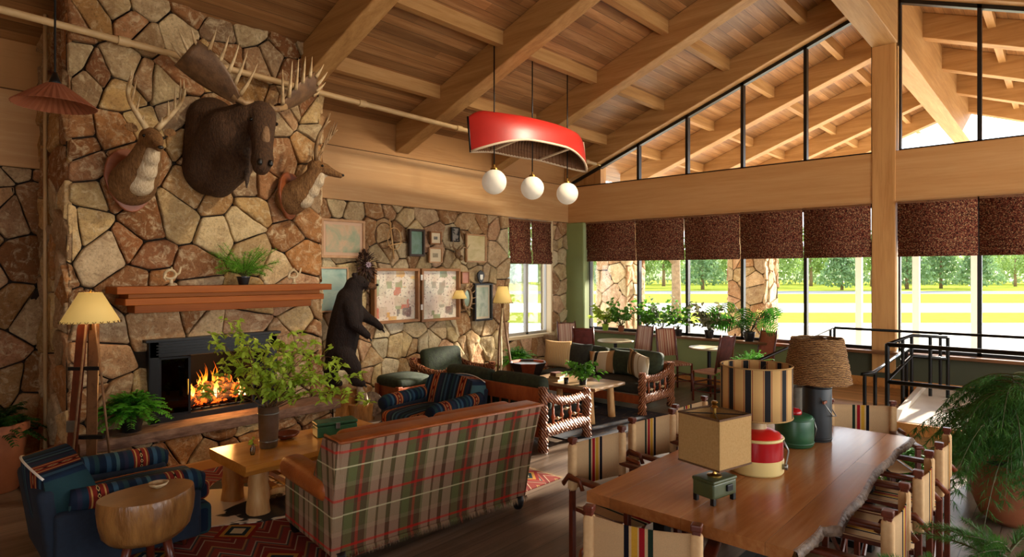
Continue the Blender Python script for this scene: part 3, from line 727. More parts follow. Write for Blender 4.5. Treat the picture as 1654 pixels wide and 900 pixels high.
rail('railing', 'thin black rail running in front of the windows behind the rope lampshade',
     [[(10.3, 2.64, 1.16), (10.3, YS+.2, 1.18)]], [(10.3, 2.64, .28, 1.16), (10.3, 1.3, .28, 1.17), (10.3, -.6, .28, 1.17)], .02)
rail('railing', 'pale sloping metal handrail beside the low fern planter, above the striped lampshade',
     [[(10.25, 2.66, 1.16), (7.1, 2.74, .93)]], [(10.2, 2.67, .28, 1.15), (8.9, 2.7, .28, 1.06), (7.2, 2.735, 0, .94)], .02)
# ------------------------------------------------------------------ sprinkler pipe, canoe, globes, pleated pendant
o = thing('sprinkler_pipe', 'long cream painted pipe crossing the room in front of the chimney', 'pipe', (0, 6.75, 4.2))
b = MB(); b.tube([(-3.5, 0, .12), (9.9, 0, -.1)], .034, 12); b.build('pipe_run', M['pipe'], o, smooth=True, angle=.8)
for x in (1.9, 4.6, 6.3, 7.5, 9.6):
    z = .12-.22*(x+3.5)/13.4; b = MB(); b.tube([(x-.05, 0, z), (x+.05, 0, z)], .045, 12); b.build('coupling', M['pipe'], o, smooth=True, angle=.8)
b = MB(); b.tube([(9.9, 0, -.1), (10.05, 0, -.1)], .02, 10); b.build('end_fitting', M['brass'], o, smooth=True)
# canoe upside down, bow towards the gable
o = thing('canoe', 'red canoe hanging upside down above the three white globe lamps', 'canoe', (6.82, 5.75, 3.78))
o.rotation_euler = (R(-7), 0, R(-5))
Lc = 2.34; ns = 40; prof = []
hull = MB(); inn = MB(); k = 14
for i in range(ns+1):
    t = -1+2*i/ns; x = t*Lc/2
    wd = .35*(1-abs(t)**2.3)**.8+.008; ht = .43-.03*t*t; gz = -.32*max(0, abs(t)-.3)**1.6
    if abs(t) > .8: ht -= (abs(t)-.8)**1.6*1.5
    for j in range(k+1):
        a = PI*j/k; cy = math.cos(a); sy = math.sin(a)
        y = wd*math.copysign(abs(cy)**.75, cy); z = gz+(ht-gz)*abs(sy)**.8
        prof.append((x, y, z))
fs = [(i*(k+1)+j, (i+1)*(k+1)+j, (i+1)*(k+1)+j+1, i*(k+1)+j+1) for i in range(ns) for j in range(k)]
hull.add(prof, [f[::-1] for f in fs]); hull.build('hull', M['canoe'], o, smooth=True)
inn.add([(p[0]*.99, p[1]*.965, p[2]-.012) for p in prof], fs); inn.build('lining', M['canoe_in'], o, smooth=True)
for s_ in (-1, 1):
    b = MB(); b.tube([Vector(prof[i*(k+1)+(0 if s_ > 0 else k)]) for i in range(ns+1)], .016, 8); b.build('gunwale', M['canoe_rail'], o, smooth=True)
for e in (0, ns):
    b = MB(); b.tube([(prof[e*(k+1)][0], 0, prof[e*(k+1)][2]-.01+f*(prof[e*(k+1)+k//2][2]-prof[e*(k+1)][2]+.015)) for f in (0, .5, 1)], .014, 8); b.build('stem_band', M['canoe_rail'] if e else M['black'], o, smooth=True)
for i in range(2, ns-1):
    b = MB(); b.tube([(Vector(prof[i*(k+1)+j])*1.0)-Vector((0, 0, .03 if 0 < j < k else 0))-Vector((0, .012*(1 if j < k/2 else -1), 0)) for j in range(k+1)], .011, 6)
    b.build('rib', M['canoe_in'], o, smooth=True)
for t in (-.45, .4):
    wd = .34*(1-abs(t)**2.3)**.8; b = MB(); b.cbox((t*Lc/2, 0, .0), (.05, wd*2, .02)); b.build('thwart', M['canoe_rail'], o, bevel=.004)
for x, w_ in ((6.02, 'left'), (6.82, 'middle'), (7.66, 'right')):
    zt = zc(5.75); o = thing('globe_pendant', 'round white glass globe pendant under the red canoe, %s of the three' % w_, 'pendant lamp', (x, 5.75, 3.23), 0, 'globe pendants under the canoe')
    b = MB(); b.ell((0, 0, 0), (.168,)*3, 24); b.build('globe', M['globe'], o, smooth=True)
    b = MB(); b.lathe([(.001, .235), (.012, .235), (.014, .2), (.05, .185), (.055, .155), (.05, .15)], 20); b.build('cap', M['brass'], o, smooth=True, angle=.7)
    b = MB(); b.cyl((0, 0, .23), (0, 0, zt-3.23-.02), .009, n=8); b.build('cord', M['black'], o, smooth=True)
    b = MB(); b.lathe([(.06, zt-3.23-.06), (.065, zt-3.23-.01), (.03, zt-3.23+.0)], 20); b.build('canopy', M['black'], o, smooth=True)
o = thing('pleated_pendant', 'brown pleated cone pendant lamp hanging at the upper left', 'pendant lamp', (1.05, 5.22, 3.16))
b = MB(); n = 72; vs = []
for r, z in ((.04, .15), (.055, .145), (.15, .075), (.245, 0)):
    for q in range(n):
        a = 2*PI*q/n; rr = r*(1+(.022 if q % 2 else -.022)); vs.append((rr*math.cos(a), rr*math.sin(a), z))
b.add(vs, [(i*n+q, i*n+(q+1) % n, (i+1)*n+(q+1) % n, (i+1)*n+q) for i in range(3) for q in range(n)])
b.build('lamp_shade', plain('pleated paper shade', '8a4a2c', .8, '9c5a38', 8), o, solid=.004)
b = MB(); b.lathe([(.03, .14), (.04, .15), (.03, .18), (.012, .23)], 16); b.build('cap', M['black'], o, smooth=True)
b = MB(); b.cyl((0, 0, .22), (0, 0, zc(5.22)-3.16), .007, n=8); b.build('cord', M['black'], o)
# ------------------------------------------------------------------ mantel, fireplace insert, fire
o = thing('mantel_shelf', 'stepped reddish wooden mantel shelf across the stone chimney', 'mantel shelf', (0, 0, 0))
for nm_, a, c_ in (('shelf_board', (1.78, 6.52, 1.80), (4.02, 6.88, 1.87)), ('cove', (1.9, 6.62, 1.755), (3.92, 6.88, 1.80)), ('shelf_band', (1.86, 6.56, 1.69), (3.94, 6.88, 1.755)), ('bottom_moulding', (1.96, 6.64, 1.61), (3.82, 6.88, 1.69))):
    b = MB(); b.box(a, c_); b.build(nm_, M['mantel'], o, bevel=.006)
o = thing('fireplace_insert', 'black iron fireplace surround with glass doors and a burning fire inside', 'fireplace', (0, 0, 0))
yF = 6.80
b = MB()
for a, c_ in (((2.14, yF, .48), (2.23, 6.9, 1.31)), ((3.38, yF, .48), (3.47, 6.9, 1.31)), ((2.14, yF, 1.14), (3.47, 6.9, 1.31)), ((2.14, yF, .48), (3.47, 6.9, .54))): b.box(a, c_)
b.build('surround', M['black'], o, bevel=.006)
for z in (1.17, 1.20, 1.23, 1.26): 
    b = MB(); b.box((2.2, yF-.015, z), (3.41, yF+.005, z+.012)); b.build('louvre', M['black'], o)
b = MB(); b.box((2.10, yF-.03, 1.30), (3.51, 6.9, 1.33)); b.build('top_lip', M['black'], o, bevel=.004)
def door(x0, x1, y0, y1):
    d = MB(); t = .022; u = Vector((x1-x0, y1-y0, 0)); L = u.length; a = math.atan2(u.y, u.x); mm = T(x0, y0, .54) @ Rz(a)
    for p, q in (((0, -.012, 0), (t, .012, .6)), ((L-t, -.012, 0), (L, .012, .6)), ((0, -.012, 0), (L, .012, t)), ((0, -.012, .6-t), (L, .012, .6))): d.box(p, q, mm)
    dd = d.build('glass_door', M['black'], o); g = MB(); g.box((t, -.002, t), (L-t, .002, .6-t), mm); g.build('pane', glass('smoked glass', '3a302a', .15), dd)
    h = MB(); h.cyl(mm @ Vector((L-.03, -.02, .2)), mm @ Vector((L-.03, -.02, .36)), .008); h.build('door_handle', M['brass'], dd)
door(2.23, 2.52, yF+.02, yF-.02); door(3.38, 3.18, yF+.02, yF+.0)
b = MB()
for i in range(8): b.cyl((2.5+i*.09, 6.86, .56), (2.5+i*.09, 7.2, .56), .009, n=6)
b.cyl((2.45, 6.9, .55), (3.2, 6.9, .55), .01); b.build('fire_grate', M['black'], o)
bark2 = N('burning log'); v = bark2.coord(); nz = bark2.noise(v, 14, 5, .7)
bark2.col(bark2.ramp(nz, [(.35, '120a06'), (.7, '5a3a22')])); bark2.b.inputs['Emission Color'].default_value = C('ff5a10')
bark2.l(bark2.math('MULTIPLY', bark2.math('GREATER_THAN', nz, .53), 2.2), bark2.b.inputs['Emission Strength']); bark2.set(Roughness=.9)
for a, c_, r in (((2.5, 6.92, .63), (3.2, 7.0, .64), .06), ((2.55, 7.1, .63), (3.15, 7.05, .65), .055), ((2.62, 6.95, .73), (3.05, 7.08, .80), .05), ((2.7, 7.08, .76), (3.1, 6.93, .72), .045)):
    b = MB(); a = Vector(a); c_ = Vector(c_); b.tube([a+(c_-a)*f+Vector((0, 0, .012*math.sin(f*9))) for f in (0, .2, .4, .6, .8, 1)], [r, r*1.05, r*.95, r, r*.92, r*.9], 12); b.build('log', bark2.m, o, smooth=True, angle=.8)
fm = N('flame'); g = fm.sep(fm.coord((1, 1, 1), 'Object')); mr = fm.n('ShaderNodeMapRange'); fm.l(g[2], mr.inputs[0]); mr.inputs[1].default_value = .6; mr.inputs[2].default_value = 1.08
cc = fm.ramp(fm.math('ADD', mr.outputs[0], fm.math('MULTIPLY', fm.math('SUBTRACT', fm.noise(fm.coord((1, 1, .5)), 16, 3), .5), .5)), [(.05, 'fff0b8'), (.3, 'ffbe4a'), (.6, 'ff7a14'), (.95, 'c02e04')])
em = fm.n('ShaderNodeEmission'); fm.l(cc, em.inputs[0]); em.inputs[1].default_value = 2.6; tp = fm.n('ShaderNodeBsdfTransparent'); mx = fm.n('ShaderNodeMixShader')
lw_ = fm.n('ShaderNodeLayerWeight'); lw_.inputs[0].default_value = .35
fm.l(fm.math('MULTIPLY', fm.math('SUBTRACT', 1.0, lw_.outputs['Facing']), .9), mx.inputs[0]); fm.l(tp.outputs[0], mx.inputs[1]); fm.l(em.outputs[0], mx.inputs[2]); fm.l(mx.outputs[0], fm.out.inputs['Surface'])
rg = random.Random(4)
for i in range(40):
    x = 2.52+.66*rg.random(); y = 6.9+.2*rg.random(); mid = 1-abs(x-2.82)/.42; h = .10+.30*max(0, mid)*rg.uniform(.5, 1.15)
    b = MB(); ph = rg.uniform(0, 6); w_ = rg.uniform(.012, .034)
    b.tube([(x+.035*math.sin(ph+f*5)*f, y, .62+h*f) for f in [q/9 for q in range(10)]], [w_*max(.03, (math.sin(PI*min(1, f*.8+.22)))**1.2)*(1-f*.55) for f in [q/9 for q in range(10)]], 8, flat=.6)
    b.build('flame', fm.m, o, smooth=True)
fl_ = lamp('POINT', 'fire_light', (2.85, 6.86, .8), 20, (1, .45, .12), shadow_soft_size=.12)
# ------------------------------------------------------------------ mounted heads
def tine(b, base, d1, L, r=.014, curve=(0, 0, .3), n=6):
    base = Vector(base); d = Vector(d1).normalized(); c = Vector(curve); pts = []; rr = []
    for i in range(6):
        f = i/5; pts.append(base+d*L*f+c*L*f*f); rr.append(r*(1-f)**.7+.0015)
    b.tube(pts, rr, n)
def deer(name, label, loc, yaw, pitch_head, head_turn, scale=1.0, ant='M_pale', big=1.0):
    """local: wall plane at y=0, animal looks towards -y"""
    o = thing(name, label, 'mounted deer head', loc, yaw, 'mounted heads on the chimney')
    s = scale
    b = MB(); pts = []
    for i in range(24):
        a = 2*PI*i/24; x = .19*math.sin(a)*(1-.22*max(0, -math.cos(a))); z = .27*math.cos(a)
        if z > .15: z -= .05*(1-abs(x)/.19)
        pts.append((x*s, z*s))
    b.prism(pts, 0, .035, Rx(R(90))); b.build('plaque', M['plaque'], o, bevel=.01)
    b = MB(); neck = [((0, -.04, -.05), .17), ((0, -.13, .0), .155), ((.01, -.22, .09), .12), ((.015, -.29, .18), .095), ((.02, -.34, .25), .08)]
    for i in range(len(neck)-1): b.capsule([q*s for q in neck[i][0]], [q*s for q in neck[i+1][0]], neck[i][1]*s, neck[i+1][1]*s)
    H = Vector(neck[-1][0])*s+Vector((0, 0, .02*s)); hm = T(*H) @ Rz(head_turn) @ Rx(pitch_head)
    def hp(x, y, z): return hm @ Vector((x*s, y*s, z*s))
    b.capsule(hp(0, .03, .0), hp(0, -.07, -.01), .082*s, .066*s); b.capsule(hp(0, -.07, -.01), hp(0, -.19, -.04), .06*s, .036*s); b.capsule(hp(0, -.19, -.04), hp(0, -.235, -.048), .034*s, .030*s)
    b.build('head_and_neck', M['deer'], o, remesh=.012, smooths=6)
    b = MB(); b.capsule(hp(0, -.10, -.055), hp(0, .0, -.07), .026*s, .042*s)
    for (p, r), (p2, r2) in zip(neck[1:-1], neck[2:]): b.capsule((p[0]*s, (p[1]-.035*1.7)*s, (p[2]-.06)*s), (p2[0]*s, (p2[1]-.03)*s, (p2[2]-.045)*s), r*.62*s, r2*.62*s)
    b.build('throat', M['deerw'], o, remesh=.014, smooths=5)
    b = MB(); b.ell(hp(0, -.262, -.04), (.02*s, .013*s, .014*s), 10); b.build('nose', M['nose'], o, smooth=True)
    for sx in (-1, 1):
        b = MB(); b.ell(hp(sx*.064, -.055, .018), (.013*s,)*3, 10); b.build('eye', M['eye'], o, smooth=True)
        b = MB(); ev = []
        tip = hp(sx*.20, .03, .07); base = hp(sx*.06, .035, .045); up = hp(sx*.12, .04, .115); dn = hp(sx*.13, .0, .015); mid = hp(sx*.12, .05, .055)
        b.add([base, up, tip, dn, mid], [(0, 1, 4), (1, 2, 4), (2, 3, 4), (3, 0, 4)]); b.build('ear', M['deer'], o, smooth=True, solid=.008, subsurf=1)
        b = MB(); g = big*s; pts = []
        for i in range(12):
            f = i/11; pts.append(hm @ Vector((sx*(.035+.19*math.sin(f*1.9)*big)*s, (.02+.05*f-.17*f*f)*s, (.07+.43*f**.9*big)*s)))
        b.tube(pts, [(.020*(1-f/12)+.005)*s for f in range(12)], 8)
        up = hm.to_3x3() @ Vector((0, -.1, 1))
        for k, L in ((3, .13), (5, .20), (7, .19), (9, .13)):
            tine(b, pts[k], up+hm.to_3x3() @ Vector((-sx*.15, -.25, 0)), L*g, .012*s)
        tine(b, pts[1], hm.to_3x3() @ Vector((0, -.6, .8)), .07*g, .01*s)
        b.build('antler', M['antlerp'] if ant == 'M_pale' else M['antler'], o, smooth=True)
    return o
deer('deer_mount', 'deer head with pale upright antlers on the chimney, left of the moose', (1.98, 6.83, 2.93), R(4), R(14), R(-8), 1.25, big=.78)
deer('deer_mount', 'deer head with dark branching antlers on the chimney, right of and below the moose', (3.63, 6.83, 2.93), R(28), R(8), R(20), 1.12, 'd', big=.92)
# moose
o = thing('moose_mount', 'large dark moose head with broad palmate antlers on the stone chimney', 'mounted moose head', (2.78, 6.88, 3.35), 0, 'mounted heads on the chimney')
b = MB()
for p, q, r0, r1 in (((-.02, -.03, -.22), (-.02, -.03, .28), .30, .26), ((0, -.05, -.1), (.06, -.28, .1), .31, .29), ((.06, -.28, .16), (.18, -.48, .26), .25, .20), ((.18, -.48, .28), (.25, -.60, .30), .18, .155),
                     ((.25, -.62, .28), (.20, -.74, .02), .15, .115), ((.20, -.74, .02), (.15, -.84, -.22), .108, .105), ((.15, -.84, -.2), (.13, -.86, -.28), .115, .09), ((.16, -.72, -.26), (.18, -.64, -.18), .055, .06), ((0, -.16, -.38), (.08, -.34, -.2), .17, .2)):
    b.capsule(p, q, r0, r1)
b.build('head_and_neck', M['moose'], o, remesh=.018, smooths=8)
b = MB(); b.capsule((.14, -.46, -.05), (.15, -.50, -.32), .06, .035); b.capsule((.15, -.50, -.32), (.15, -.5, -.46), .035, .012); b.build('dewlap', plain('grizzled beard', '5a4636', .9, '241811', 40), o, remesh=.014, smooths=4)
b = MB(); b.capsule((.18, -.835, .0), (.235, -.73, .20), .05, .055); b.build('face_blaze', fur('pale brown muzzle fur', '6b4d33', '9c7c5c'), o, remesh=.012, smooths=8)
for sx in (-1, 1):
    b = MB(); b.ell((.24+sx*.135, -.69, .22), (.02, .024, .02), 10); b.build('eye', M['eye'], o, smooth=True)
    b = MB(); b.ell((.13+sx*.055, -.945, -.25), (.026, .026, .036), 10); b.build('nostril', M['nose'], o, smooth=True)
    b = MB(); base = Vector((.25+sx*.12, -.55, .38))
    b.add([base, base+Vector((sx*.06, 0, .13)), base+Vector((sx*.25, .03, .12)), base+Vector((sx*.17, -.02, -.0)), base+Vector((sx*.12, .05, .07))], [(0, 1, 4), (1, 2, 4), (2, 3, 4), (3, 0, 4)])
    b.build('ear', M['moose'], o, smooth=True, solid=.012, subsurf=1)
    Ld = Vector((sx*.80, .05, .62)).normalized(); Wd_ = Vector((-sx*.30, -.72, .58)).normalized(); Nd = Ld.cross(Wd_)
    rt = Vector((.25+sx*.08, -.60, .42)); kn = Vector((.25+sx*.24, -.58, .42))
    b = MB(); b.tube([rt, rt+(kn-rt)*.5+Vector((0, 0, -.02)), kn+Ld*.06], [.036, .032, .04], 10); b.build('antler_beam', M['antler'], o, smooth=True)
    def pp(u, v):
        wv = .05+.125*math.sin(min(1, u*1.1)*PI*.58)
        return kn+Ld*(.62*u)+Wd_*((v-.42)*2*wv)+Nd*(-sx)*(.07*(2*v-1)**2*u)+Vector((0, .05*u*u, -.04*u*u))
    b = MB(); vs = []; nu, nv = 12, 10
    for i in range(nu+1):
        for j in range(nv+1): vs.append(pp(i/nu, j/nv))
    b.add(vs, [(i*(nv+1)+j, (i+1)*(nv+1)+j, (i+1)*(nv+1)+j+1, i*(nv+1)+j+1) for i in range(nu) for j in range(nv)])
    pal = b.build('antler_palm', M['palm'], o, smooth=True, solid=.026)
    for j, L in enumerate((.12, .16, .18, .15)):
        b = MB(); tine(b, pp(.95, .12+j*.25), Ld*.9+Wd_*(-.3+.3*j), L, .022, (0, 0, .2)); b.build('antler_point', M['antlerp'], pal, smooth=True)
    for u, L in ((.02, .30), (.18, .30), (.36, .26), (.56, .22), (.78, .18)):
        b = MB(); tine(b, pp(u, .94), Wd_+Ld*(.1 if u > .1 else -.1)+Vector((0, 0, .25)), L, .022, (0, .0, .35)); b.build('antler_point', M['antlerp'], pal, smooth=True)
# ------------------------------------------------------------------ bear
o = thing('bear', 'taxidermy black bear standing upright on a stump by the picture wall', 'bear', (4.78, 7.32, 0), -R(42))
def bp(px, py, lat=0): return ((px-562)*.00865, lat, (625-py)*.00865+.45)
b = MB()
for a, c_, r0, r1 in ((bp(548, 574), bp(552, 548), .21, .22), (bp(552, 548), bp(559, 515), .22, .22), (bp(559, 515), bp(562, 488), .22, .18), (bp(564, 488), bp(570, 466), .16, .125), (bp(570, 466), bp(577, 461), .115, .105),
                      (bp(580, 462), bp(592, 466), .078, .055),
                      (bp(541, 578, .11), bp(531, 600, .13), .15, .11), (bp(531, 600, .13), bp(530, 620, .13), .10, .08), (bp(533, 619, .13), bp(543, 624, .13), .07, .06),
                      (bp(556, 574, -.11), bp(571, 594, -.13), .15, .11), (bp(571, 594, -.13), bp(574, 615, -.13), .10, .075), (bp(573, 616, -.13), bp(584, 619, -.13), .065, .055),
                      (bp(566, 500, -.15), bp(572, 524, -.2), .10, .085), (bp(572, 524, -.2), bp(587, 538, -.17), .08, .06), (bp(587, 538, -.17), bp(593, 544, -.16), .058, .05),
                      (bp(568, 500, .13), bp(583, 516, .16), .10, .085), (bp(583, 516, .16), bp(601, 526, .12), .08, .06), (bp(601, 526, .12), bp(610, 534, .1), .058, .048)):
    b.capsule(a, c_, r0, r1)
for lat in (-.085, .085): b.ell(bp(571, 449, lat), (.035, .03, .042), 8)
b.build('body', M['bear'], o, remesh=.016, smooths=5)
b = MB(); b.capsule(bp(592, 466), bp(601, 468), .052, .04); b.build('muzzle', M['bearm'], o, smooth=True)
b = MB(); b.ell(bp(606, 465), (.02, .024, .018), 8); b.build('nose', M['nose'], o, smooth=True)
for lat in (-.062, .062): b = MB(); b.ell(bp(587, 460, lat), (.011,)*3, 8); b.build('eye', M['eye'], o, smooth=True)
for bx, by, lat, dx, dz in ((594, 546, -.16, .05, -.03), (611, 536, .1, .05, -.03), (543, 626, .13, .07, -.01), (585, 621, -.13, .07, -.01)):
    b = MB()
    for k in range(5):
        p = Vector(bp(bx, by, lat+(k-2)*.021)); tine(b, p, (dx, 0, dz), .055, .008, (0, 0, -.5), 5)
    b.build('claws', M['eye'], o, smooth=True)
# stump and driftwood it stands on
o = thing('log_stump', 'dark log rounds and pale driftwood under the standing bear', 'stump', (4.78, 7.32, 0), -R(42))
b = MB(); n = 20; prof = []
for i, (r, z) in enumerate(((.30, 0), (.27, .1), (.24, .3), (.25, .42), (.2, .43))): prof.append((r, z))
b.lathe(prof, 26, (-.1, 0.05, 0)); 
b2 = b.build('stump', M['bark'], o, smooth=True, angle=.8)
b = MB(); b.lathe([(.17, 0), (.17, .05), (.15, .06)], 22, mat=T(.30, -.05, .2) @ Rx(R(80)) @ Rz(0)); b.build('log_slice', M['barkd'], o, smooth=True, angle=.7)
b = MB(); b.lathe([(.19, 0), (.19, .22), (.17, .23)], 22, mat=T(.16, -.05, 0)); b.build('low_round', M['bark'], o, smooth=True, angle=.7)
b = MB(); b.tube([(.2, -.12, 0), (.17, -.14, .15), (.19, -.12, .32), (.15, -.12, .46), (.17, -.12, .5)], [.08, .055, .06, .04, .02], 9); b.tube([(.18, -.14, .1), (.26, -.18, .25), (.25, -.15, .38)], [.04, .03, .01], 8)
b.build('driftwood', plain('grey driftwood', 'cbb9a2', .6, '8f7d68', 20, .4, vec=(3, 3, .6)), o, smooth=True)
# ------------------------------------------------------------------ rugs
km = N('kilim weave'); q = km.sep(km.coord()); X_ = km.math('MULTIPLY', q[0], 1.0); Y_ = q[1]
zig = km.math('ABSOLUTE', km.math('SUBTRACT', km.math('FRACT', km.math('DIVIDE', X_, .26)), .5))
d1 = km.math('FRACT', km.math('ADD', km.math('DIVIDE', Y_, .42), km.math('MULTIPLY', zig, 1.0)))
c = km.ramp(d1, [(0, '8a3a30'), (.16, 'b89a7c'), (.2, '7a302a'), (.34, 'a85440'), (.42, '4a4a48'), (.48, 'bfa488'), (.52, '96403a'), (.72, '6a4a44'), (.8, 'ab8050'), (.86, '8a3a32')], 'CONSTANT')
dm = km.math('ADD', km.math('ABSOLUTE', km.math('SUBTRACT', km.math('FRACT', km.math('DIVIDE', X_, .62)), .5)), km.math('ABSOLUTE', km.math('SUBTRACT', km.math('FRACT', km.math('DIVIDE', Y_, .7)), .5)))
c2 = km.ramp(dm, [(0, 'dcc9a0'), (.1, '23353b'), (.17, 'c38a3c'), (.23, '8f2820'), (.36, 'dcc9a0'), (.4, '9b3226')], 'CONSTANT')
c = km.mix(km.math('LESS_THAN', dm, .30), c, c2); wv = km.noise(km.coord((40, 200, 1)), 4)
c = km.mix(km.math('MULTIPLY', wv, .5), c, '000000', 'MULTIPLY'); km.col(c); km.bump(wv, .3, .004); M['kilim'] = km.set(Roughness=.95, Specular_IOR_Level=.1)
o = thing('kilim_rug', 'large red patterned kilim rug under the sofa and coffee table', 'rug', (3.05, 5.06, 0), R(-2))
b = MB(); b.box((-1.75, -1.35, .002), (1.75, 1.6, .012)); b.build('weave', M['kilim'], o)
b = MB(); rg = random.Random(2)
for s in (-1, 1):
    for i in range(220):
        y = -1.35+2.95*i/219; x = s*1.75; e = s*rg.uniform(.05, .08); b.add([(x, y-.004, .008), (x+e, y+rg.uniform(-.012, .012), .005), (x, y+.004, .008)], [(0, 1, 2)])
b.build('fringe', M['burlap'], o, weld=False)
hm_ = N('cowhide'); nz = hm_.noise(hm_.coord(), 2.6, 3, .5, .8); c = hm_.ramp(nz, [(.47, '110d0b'), (.5, 'e2d6c0')]); hm_.col(c); hm_.bump(hm_.noise(hm_.coord(), 120), .2, .004); hm_.set(Roughness=.8)
pts = []
for i in range(72):
    a = 2*PI*i/72; r = 1.0+.14*math.cos(4*a+.6)+.10*math.cos(2*a)+.05*math.sin(7*a); pts.append((1.05*r*math.cos(a), .82*r*math.sin(a)))
b = MB(); b.prism(pts, .013, .019); o = b.build('cowhide_rug', hm_.m); o.location = (2.95, 5.4, 0); o.rotation_euler = (0, 0, .2); tag(o, 'black and white cowhide under the log coffee table', 'rug')
o = thing('dark_rug', 'dark navy patterned rug under the low table between the carved sofas', 'rug', (6.9, 5.1, 0))
b = MB(); b.box((-1.0, -1.0, .002), (1.0, 1.0, .012)); dr = N('dark rug'); dr.col(dr.ramp(dr.noise(dr.coord((2, 6, 1)), 3), [(.4, '1d1c24'), (.55, '3a2a22'), (.62, '54473a')], 'CONSTANT')); dr.set(Roughness=.95); b.build('weave', dr.m, o)
# ------------------------------------------------------------------ coffee table
def blob_log(b, a, c_, r0, r1, seed, n=14, k=9):
    a = Vector(a); c_ = Vector(c_); vs = []; ax = (c_-a).normalized(); u = ax.orthogonal().normalized(); w_ = ax.cross(u)
    for i in range(k+1):
        f = i/k; p = a+(c_-a)*f; r = r0+(r1-r0)*f
        for q in range(n):
            an = 2*PI*q/n; rr = r*(1+.16*noise.noise(Vector((math.cos(an)*1.3+seed, math.sin(an)*1.3, f*3)))+.08*noise.noise(Vector((math.cos(an)*4, math.sin(an)*4+seed, f*8))))
            vs.append(p+u*math.cos(an)*rr+w_*math.sin(an)*rr)
    fs = [(i*n+q, i*n+(q+1) % n, (i+1)*n+(q+1) % n, (i+1)*n+q) for i in range(k) for q in range(n)]+[tuple(range(n))[::-1], tuple(k*n+q for q in range(n))]
    b.add(vs, fs)
def slab(b, x0, x1, y0, y1, z0, z1, wob0=.02, wob1=.02, seed=0, n=40, chamfer=.02):
    vs = []
    for i in range(n+1):
        x = x0+(x1-x0)*i/n
        e0 = y0+wob0*(noise.noise(Vector((x*2.2, seed, 0)))*1.3+.5*noise.noise(Vector((x*9, seed, 4)))); e1 = y1+wob1*(noise.noise(Vector((x*2.2, seed+7, 0)))*1.3+.5*noise.noise(Vector((x*9, seed, 9))))
        j0 = wob0*.5*noise.noise(Vector((x*14, seed, 2))); j1 = wob1*.5*noise.noise(Vector((x*14, seed, 5)))
        vs += [(x, e0+chamfer, z0), (x, e0-wob0*.4+j0, (z0+z1)/2), (x, e0, z1), (x, e1, z1), (x, e1+wob1*.4+j1, (z0+z1)/2), (x, e1-chamfer, z0)]
    fs = [(i*6+k, (i+1)*6+k, (i+1)*6+(k+1) % 6, i*6+(k+1) % 6) for i in range(n) for k in range(6)]+[tuple(range(5, -1, -1)), tuple(n*6+k for k in range(6))]
    mi = []
    b.add(vs, fs); 
    return b
o = thing('coffee_table', 'honey coloured log coffee table with peeled log legs and slatted lower shelf', 'coffee table', (2.97, 5.18, .0), R(-1.5))
b = MB(); slab(b, -.75, .75, -.37, .38, .375, .46, .012, .012, 3); b.build('tabletop', M['ctable'], o, smooth=True, angle=.5)
for i, (x, y) in enumerate(((-.58, -.22), (-.6, .25), (.58, -.22), (.58, .25))):
    b = MB(); blob_log(b, (x, y, .018), (x, y, .38), .095, .072, i*3.3); b.build('leg', M['logw'], o, smooth=True, angle=.9)
for y in (-.22, .24):
    b = MB(); blob_log(b, (-.58, y, .16), (.58, y, .16), .032, .032, 9+y); b.build('stretcher', M['logw'], o, smooth=True)
for i in range(9):
    x = -.45+.112*i; b = MB(); b.box((x-.03, -.25, .19), (x+.03, .27, .21)); b.build('shelf_slat', M['ctable'], o, bevel=.004)
# ------------------------------------------------------------------ plaid sofa
pm = N('tartan cloth'); q = pm.sep(pm.coord()); 
kx = pm.math('GREATER_THAN', pm.math('ABSOLUTE', pm.sep(pm.n('ShaderNodeTexCoord').outputs['Normal'])[0]), .6); u_ = pm.math('ADD', pm.math('MULTIPLY', q[0], pm.math('SUBTRACT', 1.0, kx)), pm.math('MULTIPLY', q[1], kx)); v_ = q[2]
def fr(x, p, o_=0): return pm.math('FRACT', pm.math('ADD', pm.math('DIVIDE', x, p), 50+o_))
fu = fr(u_, .44); fv = fr(v_, .34, .2)
ca = pm.ramp(fu, [(0, 'b08a72'), (.17, '5c4a34'), (.20, '6a6a40'), (.34, '5a3a2a'), (.40, 'a83a2c'), (.45, '5a4430'), (.56, '8a7a58'), (.60, 'b89478'), (.74, '6d4a38'), (.78, 'b08a70'), (.92, '5a3c2c')], 'CONSTANT')
cb = pm.ramp(fv, [(0, '6f7848'), (.30, 'd9cfa0'), (.33, '6d6a44'), (.52, '7a5a40'), (.62, 'c22a20'), (.68, '74553c'), (.9, '9a8a66')], 'CONSTANT')
c = pm.mix(.33, ca, cb)
c = pm.mix(pm.math('MULTIPLY', pm.ramp(fv, [(0, (0,0,0,1)), (.3, (1,1,1,1)), (.33, (0,0,0,1)), (.62, (1,1,1,1)), (.67, (0,0,0,1))], 'CONSTANT'), .6), c, cb)
wv = pm.noise(pm.coord((1, 1, 1)), 220, 2); c = pm.mix(pm.math('MULTIPLY', wv, .3), c, '000000', 'MULTIPLY')
pm.col(c); pm.bump(wv, .2, .003); M['plaid'] = pm.set(Roughness=.92, Specular_IOR_Level=.15)
o = thing('plaid_sofa', 'tartan sofa with tan leather arms and top edge, seen from behind', 'sofa', (3.10, 3.545, 0), R(-7.5))
